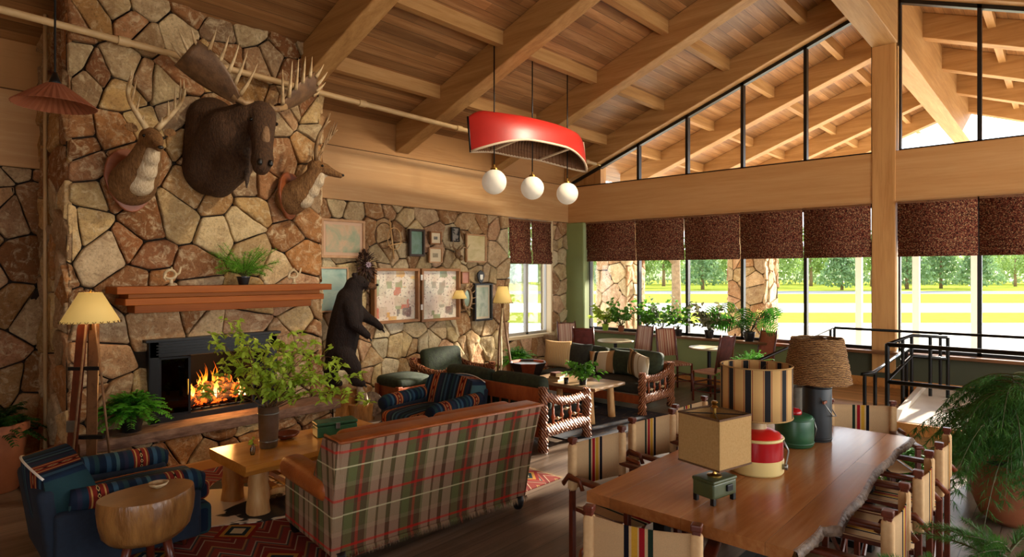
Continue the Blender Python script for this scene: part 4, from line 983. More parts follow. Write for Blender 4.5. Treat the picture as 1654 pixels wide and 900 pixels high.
# local: back faces -y, width 1.74
Wd = .87
b = MB(); n = 16; vs = []
for i in range(n+1):
    f = i/n; z = .10+.80*f; off = -.02-.16*f**1.4; sp = 1+.055*f
    for x, y in ((-Wd, off), (Wd*sp, off), (Wd*sp, off+.25), (-Wd, off+.25)): vs.append((x, y, z))
b.add(vs, [(i*4+k, i*4+(k+1) % 4, (i+1)*4+(k+1) % 4, (i+1)*4+k) for i in range(n) for k in range(4)]+[(3, 2, 1, 0), (n*4, n*4+1, n*4+2, n*4+3)])
b.build('backrest', M['plaid'], o, bevel=.02)
b = MB(); b.rbox((.024, -.075, .892), (1.79, .19, .04), .028, (0, 0, .01)); b.build('leather_top', M['leather'], o, smooth=True)
b = MB()
b.tube([(-.875, .06, .905), (-.875, -.183, .9), (0, -.185, .903), (.92, -.185, .9)], .011, 8); b.build('piping', M['leather'], o, smooth=True)
b = MB(); b.rbox((0, .40, .26), (1.60, .80, .30), .04); b.build('seat_base', M['plaid'], o, smooth=True)
for s in (-1, 1):
    b = MB(); b.rbox((s*.80, .40, .30), (.15, .82, .40), .03); b.build('arm', M['plaid'], o, smooth=True)
    b = MB(); b.rbox((s*.82, .44, .52), (.2, .80, .16), .075, (0, .02, .01)); b.build('arm_roll', M['leather'], o, smooth=True)
    b = MB(); b.add([(s*.90, -.16, .9), (s*.9, .05, .9), (s*.88, .28, .55), (s*.87, .30, .3), (s*.87, -.02, .1), (s*.82, -.16, .9), (s*.82, .05, .9), (s*.80, .28, .55), (s*.79, .30, .3), (s*.79, -.02, .1)],
                    [(0,1,2,3,4)[::s], (9,8,7,6,5)[::s]]+[f_[::s] for f_ in ((1,0,5,6),(2,1,6,7),(3,2,7,8),(4,3,8,9),(0,4,9,5))]); b.build('wing', M['plaid'], o, bevel=.015)
for s in (-.4, .4):
    b = MB(); b.rbox((s, .42, .46), (.74, .68, .16), .05, (0, 0, .03)); b.build('seat_cushion', M['leather'], o, smooth=True)
    b = MB(); b.rbox((s, .10, .70), (.76, .17, .42), .06, (0, .04, 0), mat=T(s, .1, .7) @ Rx(R(10)) @ T(-s, -.1, -.7)); b.build('back_cushion', M['leather'], o, smooth=True)
b = MB(); rg = random.Random(8)
for i in range(320):
    x = -Wd+1.74*i/319; b.add([(x-.0035, -.028, .115), (x+.0035, -.028, .115), (x+rg.uniform(-.006, .006), -.045, rg.uniform(.05, .075))], [(0, 1, 2)])
b.build('fringe', M['plaid'], o, weld=False)
for x, y in ((-.8, .0), (.8, .0), (-.8, .76), (.8, .76)):
    b = MB(); b.lathe([(.03, .013), (.045, .04), (.05, .08), (.04, .12)], 16, (x, y, 0)); b.build('foot', M['black'], o, smooth=True)
# ------------------------------------------------------------------ blue striped armchairs
def blanket(name, ax, period=.44):
    m = N(name); o_ = m.sep(m.coord())[ax]; x = m.math('FRACT', m.math('ADD', m.math('DIVIDE', o_, period), 20.12))
    c = m.ramp(x, [(0, '18263a'), (.10, '34536b'), (.17, '1c3044'), (.24, '486a70'), (.29, '202c40'), (.36, '33344a'), (.42, '22384a'), (.50, '7d2f26'), (.525, 'd0a05a'), (.545, '8a2c22'), (.60, '1c1512'), (.64, '8a2c22'), (.69, 'd0a05a'), (.71, '7d2f26'), (.735, '1a2638'), (.80, '3a5c72'), (.86, '1d2e44'), (.93, '28454a')], 'CONSTANT')
    # little diamonds along the dark centre of the red stripe
    d2 = m.sep(m.coord())[(ax+1) % 3]; zz = m.sep(m.coord())[2 if ax != 2 else 0]
    dd = m.math('ADD', m.math('ABSOLUTE', m.math('SUBTRACT', m.math('FRACT', m.math('MULTIPLY', m.math('ADD', d2, zz), 11)), .5)), m.math('MULTIPLY', m.math('ABSOLUTE', m.math('SUBTRACT', x, .62)), 18))
    ring = m.math('MULTIPLY', m.math('LESS_THAN', dd, .42), m.math('GREATER_THAN', dd, .24))
    c = m.mix(ring, c, 'd8b878'); wv = m.noise(m.coord((60, 60, 60)), 5); c = m.mix(m.math('MULTIPLY', wv, .4), c, '000000', 'MULTIPLY')
    m.col(c); m.bump(wv, .2, .004); return m.set(Roughness=.9, Specular_IOR_Level=.15)
M['blkX'] = blanket('blue striped blanket across', 0); M['blkY'] = blanket('blue striped blanket along', 1); M['navy'] = plain('navy cloth', '16202f', .9, '1a2738', 30, .1)
def armchair(label, loc, rz):
    o = thing('armchair', label, 'armchair', loc, rz, 'blue striped armchairs')   # faces +y
    b = MB(); b.rbox((0, .04, .20), (.78, .90, .26), .05); b.build('base', M['blkX'], o, smooth=True)
    b = MB(); b.rbox((0, .16, .40), (.56, .72, .18), .06, (0, 0, .035)); b.build('seat_cushion', M['blkX'], o, smooth=True)
    # back: rounded, leaning, tall
    b = MB(); nx, nz = 14, 12; 
    def bk(u, f, side):   # u -1..1
        z = .28+.60*f*(1-.10*u*u*f)-(.05 if side < 0 else 0)*f**3; y = -.27-.11*f - (.03*(1-u*u))+(side*(.14+.03*(1-u*u))*(1-.25*f**3)); x = u*(.37+.03*f-.05*f**4); return (x, y, z)
    vs = []; fs = []
    for sd in (1, -1):
        b0 = len(vs)
        for i in range(nx+1):
            for j in range(nz+1): vs.append(bk(-1+2*i/nx, j/nz, sd))
        for i in range(nx):
            for j in range(nz):
                a = b0+i*(nz+1)+j; f_ = (a, a+nz+1, a+nz+2, a+1); fs.append(f_[::-1] if sd > 0 else f_)
    N1 = (nx+1)*(nz+1); per = [i*(nz+1)+nz for i in range(nx+1)]
    for i in range(nx): a, c_ = per[i], per[i+1]; fs.append((a, c_, c_+N1, a+N1))
    for side_i in (0, nx):
        for j in range(nz): a = side_i*(nz+1)+j; fs.append((a, a+1, a+1+N1, a+N1)[::(1 if side_i == 0 else -1)])
    b.add(vs, fs); b.build('backrest', M['blkX'], o, smooth=True, subsurf=1)
    b = MB(); b.rbox((0, -.44, .40), (.78, .10, .62), .045, mat=T(0, -.4, .4) @ Rx(R(7)) @ T(0, .4, -.4)); b.build('outer_back', M['navy'], o, smooth=True)
    b = MB(); b.tube([bk(-1+2*i/nx, 1, -1) for i in range(nx+1)], .008, 6); b.build('piping', M['white'], o, smooth=True)
    for s in (-1, 1):
        b = MB(); b.rbox((s*.37, -.02, .31), (.13, .84, .44), .04); b.build('arm_panel', M['navy'], o, smooth=True)
        b = MB(); pts = [(s*.385, -.36, .60), (s*.39, -.2, .585), (s*.39, .1, .565), (s*.39, .34, .555), (s*.39, .40, .53)]; b.tube(pts, [.075, .085, .092, .092, .07], 14); b.ell((s*.39, .39, .535), (.08, .035, .08), 12)
        b.build('arm', M['blkY'], o, smooth=True)
    for x, y in ((-.32, -.32), (.32, -.32), (-.32, .32), (.32, .32)):
        b = MB(); b.lathe([(.015, .013), (.018, .05), (.03, .08), (.028, .1)], 12, (x, y, 0)); b.build('leg', M['mahog'], o, smooth=True)
    return o
ac = armchair('blue striped armchair at the lower left behind the stump table', (1.42, 5.14, 0), R(-92)); ac.scale = (1.04, 1.04, .90)
dup(ac, (4.72, 5.5, 0), R(92), 'blue striped armchair between the bear and the carved sofas')
# ------------------------------------------------------------------ stump side table
o = thing('stump_table', 'small stump side table with polished bark edge and splayed legs', 'side table', (1.385, 4.42, 0))
b = MB(); n = 40; vs = []; prof = [(.80, .30), (.92, .34), (1.0, .42), (1.03, .50), (1.0, .565), (.985, .575)]
for r, z in prof:
    for q in range(n):
        a = 2*PI*q/n; rr = .235*r*(1+.07*math.sin(2*a+1)+.06*math.sin(3*a)+.035*noise.noise(Vector((math.cos(a)*3, math.sin(a)*3, z*4)))); vs.append((rr*math.cos(a)*1.12, rr*math.sin(a), z))
b.add(vs, [(i*n+q, i*n+(q+1) % n, (i+1)*n+(q+1) % n, (i+1)*n+q) for i in range(5) for q in range(n)]+[tuple(range(n))[::-1]]); b.build('bark_edge', M['bark'], o, smooth=True)
b = MB(); b.add([v_ for v_ in vs[-n:]]+[(0, 0, .577)], [(q, (q+1) % n, n) for q in range(n)]); b.build('top', M['stumpt'], o, smooth=True)
for k in range(3):
    a = 2*PI*k/3-.9; b = MB(); b.tube([(.11*math.cos(a), .11*math.sin(a), .33), (.19*math.cos(a), .19*math.sin(a), .0)], [.03, .024], 8); b.build('leg', M['mahog'], o, smooth=True)
def bowl(name, label, loc, r, h, mat, rz=0, thick=.012):
    o = thing(name, label, 'bowl', loc, rz); b = MB(); b.lathe([(r*.35, 0), (r*.45, .004), (r*.8, h*.5), (r, h), (r-thick, h), (r*.75, h*.55), (r*.4, .015), (.0001, .012)], 28); b.build('bowl_body', mat, o, smooth=True); return o
bowl('bowl', 'small round woven bowl on the stump side table', (1.46, 4.47, .577), .062, .035, M['antlerp'])
bowl('bowl', 'shallow dark wooden bowl on the coffee table behind the metal vase', (2.84, 5.38, .462), .12, .055, M['mahog'])
# ------------------------------------------------------------------ foliage helpers
def leaf(b, p, d, L, W, droop=.2, roll=0.0, n=3, shape='leaf'):
    """curved leaf: rows of 3 verts, folded along the midrib"""
    p = Vector(p); d = Vector(d).normalized(); side = d.cross(Vector((0, 0, 1)))
    side = side.normalized() if side.length > .05 else Vector((1, 0, 0)); nrm = side.cross(d)
    side = (side*math.cos(roll)+nrm*math.sin(roll)).normalized(); nrm = side.cross(d)
    vs = []
    for i in range(n+1):
        f = i/n; c = p+d*L*f-Vector((0, 0, 1))*droop*L*f*f; w_ = W*math.sin(PI*min(.98, .12+f*.88))*(1 if shape == 'leaf' else 1)
        vs += [c-side*w_/2+nrm*w_*.15, c, c+side*w_/2+nrm*w_*.15]
    b.add(vs, [(i*3+k, i*3+k+1, (i+1)*3+k+1, (i+1)*3+k) for i in range(n) for k in range(2)])
def fronds(b, c, n, L, droop, rg, leafL=.05, leafW=.014, pairs=16, up=.9, spread=1.0, dirs=None, stem=None):
    for i in range(n):
        a = 2*PI*i/n+rg.uniform(-.3, .3); e = rg.uniform(.15, 1.0)*up
        d = Vector((math.cos(a)*spread, math.sin(a)*spread, e)).normalized(); l = L*rg.uniform(.7, 1.1)
        pts = []
        for k in range(9):
            f = k/8; pts.append(Vector(c)+d*l*f-Vector((0, 0, 1))*droop*l*f*f)
        (stem or b).tube(pts, [.004*(1-.6*k/8)*(L/.4)**.5 for k in range(9)], 4, caps=False)
        for k in range(2, pairs+2):
            f = k/(pairs+1.5); p = Vector(c)+d*l*f-Vector((0, 0, 1))*droop*l*f*f
            t = (d-Vector((0, 0, 2*droop*f))).normalized(); s = t.cross(Vector((0, 0, 1))).normalized()
            for sg in (-1, 1):
                leaf(b, p, s*sg+t*.45+Vector((0, 0, rg.uniform(-.2, .25))), leafL*(1.15-f*.75)*rg.uniform(.85, 1.1), leafW, .25, rg.uniform(-.3, .3), 2)
def pot(o, r, h, mat, name='pot', bulge=0, c=(0, 0, 0)):
    b = MB()
    if bulge: pr = [(r*.5, 0), (r*.8, h*.12), (r*1.0, h*.42), (r*1.0, h*.6), (r*.86, h*.9), (r*.8, h), (r*.74, h), (r*.78, h*.88)]
    else: pr = [(r*.7, 0), (r*.74, .01), (r*.97, h*.88), (r*1.03, h*.88), (r*1.03, h), (r*.93, h), (r*.92, h*.9)]
    b.lathe(pr, 32, c); p = b.build(name, mat, o, smooth=True, angle=.9)
    b = MB(); b.lathe([(r*.9 if not bulge else r*.8, h*.9), (.0001, h*.92)], 20, c); b.build('soil', M['soil'], o)
def fern(name, label, loc, potr, poth, potm, n, L, droop, mat, seed, group=None, cat='fern', up=.9, pairs=16, leafL=.05, leafW=.014, bulge=0, zoff=0):
    rg = random.Random(seed); o = thing(name, label, cat, loc, rg.uniform(0, 6), group)
    if potr: pot(o, potr, poth, potm, bulge=bulge)
    b = MB(); st = MB()
    for lay in range(3): fronds(b, (0, 0, poth*.95+zoff), n//3, L*(1-.15*lay), droop*(1-.25*lay), rg, leafL, leafW, pairs, up*(.55+.65*lay), stem=st)
    b.build('fronds', mat, o, weld=False, smooth=True); st.build('stems', M['stem'], o, smooth=True); return o
fern('fern', 'bright green fern in a low pot on the hearth left of the fire', (1.94, 6.66, .482), .11, .16, M['darkpot'], 130, .43, .55, M['cfern'], 5, leafL=.08, leafW=.026, up=2.4, zoff=.02)
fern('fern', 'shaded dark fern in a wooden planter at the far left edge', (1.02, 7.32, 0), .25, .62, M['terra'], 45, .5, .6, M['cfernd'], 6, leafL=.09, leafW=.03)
fern('fern', 'bushy fern behind the copper coloured basin table below the side window', (7.9, 7.0, 0), .2, .50, M['terra'], 100, .46, .45, M['cfern'], 7, leafL=.08, leafW=.024, up=2.2)
fern('fern', 'wide feathery fern in a dark planter beneath the pale sloping handrail', (8.95, 3.4, 0), .22, .62, M['darkpot'], 110, .54, .5, M['cfern'], 8, leafL=.08, leafW=.024, up=1.9)
# fine airy fern on mantel
rg = random.Random(12); o = thing('asparagus_fern', 'fluffy bright fern on the mantel shelf between the bone ornaments', 'fern', (3.03, 6.68, 1.872))
pot(o, .07, .09, M['darkpot'])
b = MB(); st = MB()
for i in range(44):
    a = rg.uniform(0, 6.28); d = Vector((math.cos(a)*.75, math.sin(a)*.4-.1, rg.uniform(.4, 1.1))).normalized(); l = rg.uniform(.32, .56); pts = [Vector((0, 0, .08))+d*l*f-Vector((0, 0, .35*l*f*f*(1.6 if i % 3 == 0 else .6))) for f in (0, .25, .5, .75, 1)]
    st.tube(pts, .0022, 4, caps=False)
    for k in range(75):
        f = rg.uniform(.2, 1); j = min(3, int(f*4)); p = pts[j].lerp(pts[j+1], f*4-j); dd = Vector((rg.uniform(-1, 1), rg.uniform(-1, 1), rg.uniform(-.5, 1)))
        leaf(b, p, dd, rg.uniform(.035, .065), .013, .1, rg.uniform(-1, 1), 1)
b.build('fronds', leafmat('airy fern green', '4f9a20', '8fd048'), o, weld=False); st.build('stems', M['stem'], o)
# ------------------------------------------------------------------ vase of branches, toolbox, small glass on coffee table
o = thing('branch_vase', 'tall galvanised metal vase of fresh green leafy branches on the coffee table', 'vase', (2.60, 5.24, .462))
b = MB(); b.lathe([(.07, 0), (.075, .005), (.09, .36), (.094, .365), (.086, .365), (.072, .02), (.0001, .015)], 28); b.build('vase_body', M['galv'], o, smooth=True, angle=.8)
for z in (.06, .30): b = MB(); b.lathe([(.077+.04*z, z-.004), (.081+.04*z, z), (.077+.04*z, z+.004)], 28); b.build('hoop', M['galv'], o, smooth=True)
rg = random.Random(21); b = MB(); st = MB()
# reach of the branches: right vector (.67,-.74), up, towards camera (-.74,-.67)
RV = Vector((.6695, -.7428, 0)); FV = Vector((.7428, .6695, 0))
tips = [(-.48, .62, .0), (-.36, .74, .1), (-.2, .66, -.1), (-.42, .30, 0), (-.55, .1, -.1), (-.3, .48, .15), (.12, .62, 0), (.38, .50, .1), (.62, .34, 0), (.80, .24, .1), (.92, .02, .05), (.70, .10, -.12), (.45, .22, -.15), (.25, .38, .2), (0.02, .48, -.2), (-.1, .5, .25), (.3, .6, -.05), (.55, .45, -.1), (-.02, .30, -.25), (.2, .25, -.2)]
for (tx, tz, ty) in tips:
    tip = RV*tx+FV*ty+Vector((0, 0, tz+.36)); base = Vector((rg.uniform(-.03, .03), rg.uniform(-.03, .03), .3)); mid = base.lerp(tip, .5)+Vector((0, 0, .12+.12*abs(tx)))
    pts = [base*(1-f)**2+mid*2*f*(1-f)+tip*f*f for f in [k/9 for k in range(10)]]; st.tube(pts, [.006*(1-.75*k/9) for k in range(10)], 5, caps=False)
    for k in range(2, 10):
        nb = 2 if k > 3 else 1
        for _ in range(nb):
            d = Vector((rg.uniform(-1, 1), rg.uniform(-1, 1), rg.uniform(-.4, .9))).normalized(); sl = rg.uniform(.06, .16); q_ = pts[k]+d*sl; st.tube([pts[k], q_], .0018, 3, caps=False)
            for m_ in range(5): 
                leaf(b, pts[k]+d*sl*rg.uniform(.4, 1.05), Vector((rg.uniform(-1, 1), rg.uniform(-1, 1), rg.uniform(-.6, .7))), rg.uniform(.045, .075), rg.uniform(.028, .045), .3, rg.uniform(-1, 1), 2)
b.build('leaves', M['lime'], o, weld=False, smooth=True); st.build('branches', M['twig'], o, smooth=True)
o = thing('bud_vase', 'tiny clear glass bud vase with a green sprig near the coffee table corner', 'vase', (2.40, 5.12, .462))
b = MB(); b.lathe([(.02, 0), (.022, .05), (.01, .075), (.012, .09)], 16); b.build('vase_body', glass('bud glass', 'e4ecea', .3), o, smooth=True)
b = MB(); b.tube([(0, 0, .01), (.005, 0, .13)], .002, 4); b.build('stem', M['stem'], o)
b = MB(); rg = random.Random(77)
for i in range(14): leaf(b, (0, 0, .08+.005*i), (rg.uniform(-1, 1), rg.uniform(-1, 1), rg.uniform(-.2, .6)), .04, .02, .2, rg.uniform(-1, 1), 2)
b.build('leaves', M['lime'], o, weld=False, smooth=True)
o = thing('toolbox', 'dark green metal tackle box on the right end of the coffee table', 'box', (3.24, 5.20, .462), R(-15))
b = MB(); b.box((-.19, -.09, 0), (.19, .09, .10)); b.build('box_body', M['boxgreen'], o, bevel=.01)
b = MB(); b.box((-.195, -.095, .105), (.195, .095, .135)); b.build('lid', M['boxgreen'], o, bevel=.012)
b = MB(); b.box((-.02, -.105, .07), (.02, -.09, .125)); b.build('latch', M['galv'], o, bevel=.003)
b = MB(); b.tube([(-.05, 0, .135), (-.045, 0, .155), (.045, 0, .155), (.05, 0, .135)], .005, 6); b.build('handle', M['galv'], o, smooth=True)
# ------------------------------------------------------------------ ski floor lamp and tripod lamp
par = N('parchment shade'); par.col('d8b870'); par.b.inputs['Emission Color'].default_value = C('e8bc66'); par.b.inputs['Emission Strength'].default_value = .28; M['parch'] = par.set(Roughness=.8)
def cone_shade(o, r0, r1, z0, z1, mat, stitch=True, name='lamp_shade', c=(0, 0)):
    b = MB(); b.lathe([(r0, z0), (r1, z1)], 36, (c[0], c[1], 0)); b.f = b.f[:-2]; b.fm = b.fm[:-2]; s = b.build(name, mat, o, smooth=True, solid=.004)
    if stitch:
        t = MB()
        for r, z in ((r0, z0), (r1, z1)):
            n = 26
            for k in range(n):
                a = 2*PI*k/n; a2 = a+.12; t.tube([((r+.003)*math.cos(a), (r+.003)*math.sin(a), z+.012), ((r+.006)*math.cos(a+.06), (r+.006)*math.sin(a+.06), z-.004 if z == z0 else z+.004), ((r-.004)*math.cos(a2), (r-.004)*math.sin(a2), z+.012)], .003, 4)
        t.build('stitching', M['burlapd'], o)
    return s
o = thing('ski_floor_lamp', 'floor lamp made of old wooden skis and poles with parchment cone shade', 'floor lamp', (1.53, 6.34, 0), R(-45))
cone_shade(o, .225, .085, 1.57, 1.83, M['parch'])
def ski(nm_, x0, x1, w_, y, mat, tilt):
    b = MB(); vs = []; n = 24
    for i in range(n+1):
        f = i/n; z = .0+1.72*f; x = x0+(x1-x0)*f; ww = w_*(1 if f < .86 else max(.12, 1-((f-.86)/.14)**2)); cy = y+tilt*(f-.5)+(.25*(f-.85)**2*8 if f > .85 else 0)
        for a, c_ in ((-ww/2, 0), (ww/2, 0), (ww/2, .014), (-ww/2, .014)): vs.append((x+a, cy+c_, z))
    b.add(vs, [(i*4+k, i*4+(k+1) % 4, (i+1)*4+(k+1) % 4, (i+1)*4+k) for i in range(n) for k in range(4)]+[(3, 2, 1, 0), (n*4, n*4+1, n*4+2, n*4+3)]); return b.build(nm_, mat, o, smooth=True, angle=.6)
ski('ski', -.15, -.07, .085, -.03, M['mahog'], .1); ski('ski', -.03, .02, .085, .03, M['sill'], -.02); ski('ski', -.10, -.0, .08, .09, M['mahog'], -.12)
for xa, xb, y in ((.24, .05, -.06), (-.12, -.02, -.12)):
    b = MB(); b.tube([(xa, y, 0), (xb, y*.2, 1.56)], .010, 8); b.build('ski_pole', M['twig'], o, smooth=True)
    b = MB(); px_, pz = xa+(xb-xa)*.1, .16; n = 20; b.tube([(px_+.06*math.cos(2*PI*k/n), y+.06*math.sin(2*PI*k/n), pz) for k in range(n)], .005, 5, closed=True)
    for k in range(4): b.tube([(px_, y, pz), (px_+.06*math.cos(PI*k/2), y+.06*math.sin(PI*k/2), pz)], .003, 4)
    b.build('pole_basket', M['leatherd'], o)
b = MB(); b.cyl((0, 0, 1.5), (0, 0, 1.8), .01); b.ell((0, 0, 1.84), (.012, .012, .018), 8); b.build('stem', M['brass'], o, smooth=True)
for z in (.55, 1.15): b = MB(); b.box((-.18, -.02, z), (.14-.05*z, .02, z+.03)); b.build('crossbar', M['black'], o)
for z in (.62,): b = MB(); b.box((-.17, -.06, z), (-.09, -.02, z+.1)); b.build('binding', M['galv'], o, bevel=.005)
lamp('POINT', 'ski_lamp_bulb', (1.53, 6.34, 1.68), 5, (1, .72, .4), shadow_soft_size=.04)
o = thing('tripod_floor_lamp', 'slim branch tripod floor lamp with small parchment shade by the side window', 'floor lamp', (7.05, 6.55, 0))
cone_shade(o, .155, .075, 1.53, 1.79, M['parch'])
for k, m_ in enumerate(('twig', 'twig', 'skull')):
    a = -.6+2.1*k; b = MB(); b.tube([(.21*math.cos(a), .21*math.sin(a), 0), (.12*math.cos(a)+.01, .12*math.sin(a)-.01, .55), (.07*math.cos(a), .07*math.sin(a)+.01, 1.0), (-.02*math.cos(a), -.02*math.sin(a), 1.58)], [.02, .018, .016, .013], 8); b.build('leg', M[m_], o, smooth=True)
b = MB(); b.cyl((0, 0, 1.4), (0, 0, 1.76), .008); b.build('stem', M['brass'], o); b = MB(); b.tube([(.1, -.1, .45), (-.13, -.02, .45), (.05, .13, .45), (.1, -.1, .45)], .01, 6); b.build('stretcher', M['twig'], o)
# ------------------------------------------------------------------ carved rope-wrapped sofas
rope = N('rope wrapped timber'); v = rope.coord(); wv = rope.n('ShaderNodeTexWave', wave_type='BANDS', bands_direction='DIAGONAL'); rope.l(v, wv.inputs[0]); wv.inputs['Scale'].default_value = 14; wv.inputs['Distortion'].default_value = 3
rope.col(rope.ramp(wv.outputs['Fac'], [(.2, '6b3018'), (.55, '91502c'), (.9, 'b87a4c')])); rope.bump(wv.outputs['Fac'], .8, .02); M['rope'] = rope.set(Roughness=.45)
def carved(label, loc, rz, W, group, seed, cushions=2, cat='sofa', name='carved_sofa', zr=.72, back_pad=True):
    """faces +y; origin centre"""
    o = thing(name, label, cat, loc, rz, group); D_ = .84
    for s in (-1, 1):
        for y, h in ((-D_/2, zr), (D_/2, .6)):
            b = MB(); vs = []; k = 26
            for i in range(k+1):
                f = i/k; a = f*h*9; e = .052+.006*math.sin(f*h*70)
                for q in range(8):
                    an = 2*PI*q/8+PI/8; r = e*1.06*(1+.10*math.cos(2*(an-a))); vs.append((s*(W/2)+r*math.cos(an), y+r*math.sin(an), h*f))
            b.add(vs, [(i*8+q, i*8+(q+1) % 8, (i+1)*8+(q+1) % 8, (i+1)*8+q) for i in range(k) for q in range(8)]+[tuple(range(8))[::-1], tuple(k*8+q for q in range(8))]); b.build('post', M['rope'], o, smooth=True, angle=.8)
        for nm_, z0, z1, th, sag in (('arm_rail', zr-.09, .53, .045, .07), ('side_rail', .22, .22, .06, 0)):
            b = MB(); n = 28; pts = []; rr = []
            for i in range(n+1):
                f = i/n; pts.append((s*W/2, -D_/2+D_*f, z0+(z1-z0)*f-sag*math.sin(PI*f))); rr.append(th*(1+.12*math.sin(f*60)))
            b.tube(pts, rr, 8, flat=1.2); b.build(nm_, M['rope'], o, smooth=True)
        for y in (-.24, -.08, .08, .24):
            b = MB(); b.tube([(s*W/2, y, .24), (s*W/2, y, .33), (s*W/2, y, .36), (s*W/2, y, .39), (s*W/2, y, .52)], [.014, .014, .026, .014, .014], 8); b.build('spindle', M['cherry'], o, smooth=True)
        for y in (-.16, 0, .16):
            b = MB(); b.ell((s*W/2, y, .33 if y else .42), (.022, .022, .022), 8); b.cyl((s*W/2, y-.08, .33 if y else .42), (s*W/2, y+.08, .33 if y else .42), .008, n=6); b.build('bead', M['antlerp'], o, smooth=True)
    for nm_, y, z0, z1 in (('front_rail', D_/2, .15, .27), ('back_rail', -D_/2, zr-.20, zr-.02), ('lower_back_rail', -D_/2, .15, .27)):
        b = MB(); b.box((-W/2, y-.02, z0), (W/2, y+.02, z1)); b.build(nm_, M['cherry'], o, bevel=.008)
    nsp = int(W/.14)
    for i in range(nsp):
        x = -W/2+W*(i+.5)/nsp; b = MB(); b.cyl((x, -D_/2, .26), (x, -D_/2, zr-.19), .012, n=6); b.build('back_spindle', M['cherry'], o, smooth=True)
    cw = (W-.1)/cushions
    for i in range(cushions):
        x = -W/2+.05+cw*(i+.5)
        b = MB(); b.rbox((x, .02, .35), (cw-.01, .76, .15), .05, (0, 0, .02)); b.build('seat_cushion', M['dkchar'], o, smooth=True)
        if back_pad: b = MB(); b.rbox((x, -.27, .60), (cw-.02, .16, .40), .06, (0, .03, .02), mat=T(x, -.3, .6) @ Rx(R(10)) @ T(-x, .3, -.6)); b.build('back_cushion', M['dkgreen'], o, smooth=True)
    return o
gA = 'carved rope-wrapped sofas'
carved('carved timber sofa with green cushions seen from its back, right of the blue armchair', (5.76, 5.22, 0), R(-90), 1.75, gA, 1)
carved('carved timber sofa with charcoal cushions and throw pillows, by the cafe chairs', (8.05, 5.42, 0), R(90), 2.0, gA, 2, 2, zr=.66)
carved('single carved timber chair with green cushion behind the blue armchair', (6.55, 7.15, 0), R(180), .9, gA, 3, 1, 'chair', 'carved_chair', zr=.68)
o = thing('ottoman', 'red timber framed ottoman with dark green cushion against the picture wall', 'ottoman', (5.62, 7.2, 0))
for x in (-.27, .27):
    for y in (-.24, .24): b = MB(); b.cbox((x, y, .2), (.08, .08, .4)); b.build('leg', M['cherry'], o, bevel=.01)
b = MB(); b.box((-.27, -.27, .2), (.27, .27, .38)); b.build('frame', M['cherry'], o, bevel=.008)
b = MB(); b.rbox((0, 0, .44), (.6, .56, .14), .06, (0, 0, .03)); b.build('cushion', M['dkgreen'], o, smooth=True)
def pillow(label, loc, rz, tilt, w_, h, mat, mi2=None, lean=R(14)):
    o = thing('throw_pillow', label, 'pillow', loc, rz, 'throw pillows on the carved sofa')
    b = MB(); n = 12; vs = []; fs = []
    for sd in (1, -1):
        b0 = len(vs)
        for i in range(n+1):
            for j in range(n+1):
                u = -1+2*i/n; v2 = -1+2*j/n; th = .075*((1-u*u)*(1-v2*v2))**.45; pinch = 1-.07*(1-v2*v2 if abs(u) > .0 else 0); px_ = 1-.08*(1-(v2)**2)*abs(u)**3; pz = 1-.08*(1-u*u)*abs(v2)**3
                vs.append((u*w_/2*px_, sd*th, v2*h/2*pz))
        for i in range(n):
            for j in range(n):
                a = b0+i*(n+1)+j; f_ = (a, a+n+1, a+n+2, a+1); fs.append(f_ if sd > 0 else f_[::-1])
    mm = Rx(lean) @ T(0, 0, h/2) @ Ry(tilt); b.add(vs, fs, mm); b.build('cover', mat, o, smooth=True); return o
M['tanst'] = stripes('tan striped pillow', [(0, 'c7a270'), (.55, 'a67c4a'), (.66, 'd8ba8c'), (.8, 'b98f5c')], .06)
M['ivst'] = stripes('ivory and brown pillow', [(0, 'e2d3b6'), (.30, 'b59a74'), (.34, 'e2d3b6'), (.52, '8a6844'), (.6, '5e4226'), (.72, 'a5814f'), (.8, '6f5030'), (.9, 'cdb48a')], .42, offset=.5)
M['blkcr'] = stripes('cream pillow with black bands', [(0, 'd9c3a0'), (.45, '1c1915'), (.6, 'd9c3a0'), (.7, 'b98a58')], .36, offset=.3)
pillow('large tan striped pillow at the far end of the carved sofa', (8.02, 6.25, .43), R(100), 0, .50, .46, M['tanst'], lean=R(10))
pillow('dark charcoal pillow beside the tan striped one on the carved sofa', (8.12, 5.86, .43), R(90), 0, .46, .44, M['dkchar'], lean=R(10))
pillow('cream pillow with black bands in the middle of the carved sofa', (8.05, 5.40, .43), R(96), R(6), .44, .36, M['blkcr'], lean=R(14))
pillow('dark green pillow left of the ivory one on the carved sofa', (8.12, 5.05, .43), R(90), 0, .46, .40, M['dkgreen'], lean=R(12))
pillow('ivory and brown striped pillow leaning at the near arm of the carved sofa', (8.0, 4.70, .43), R(70), R(-12), .46, .40, M['ivst'], lean=R(-1))
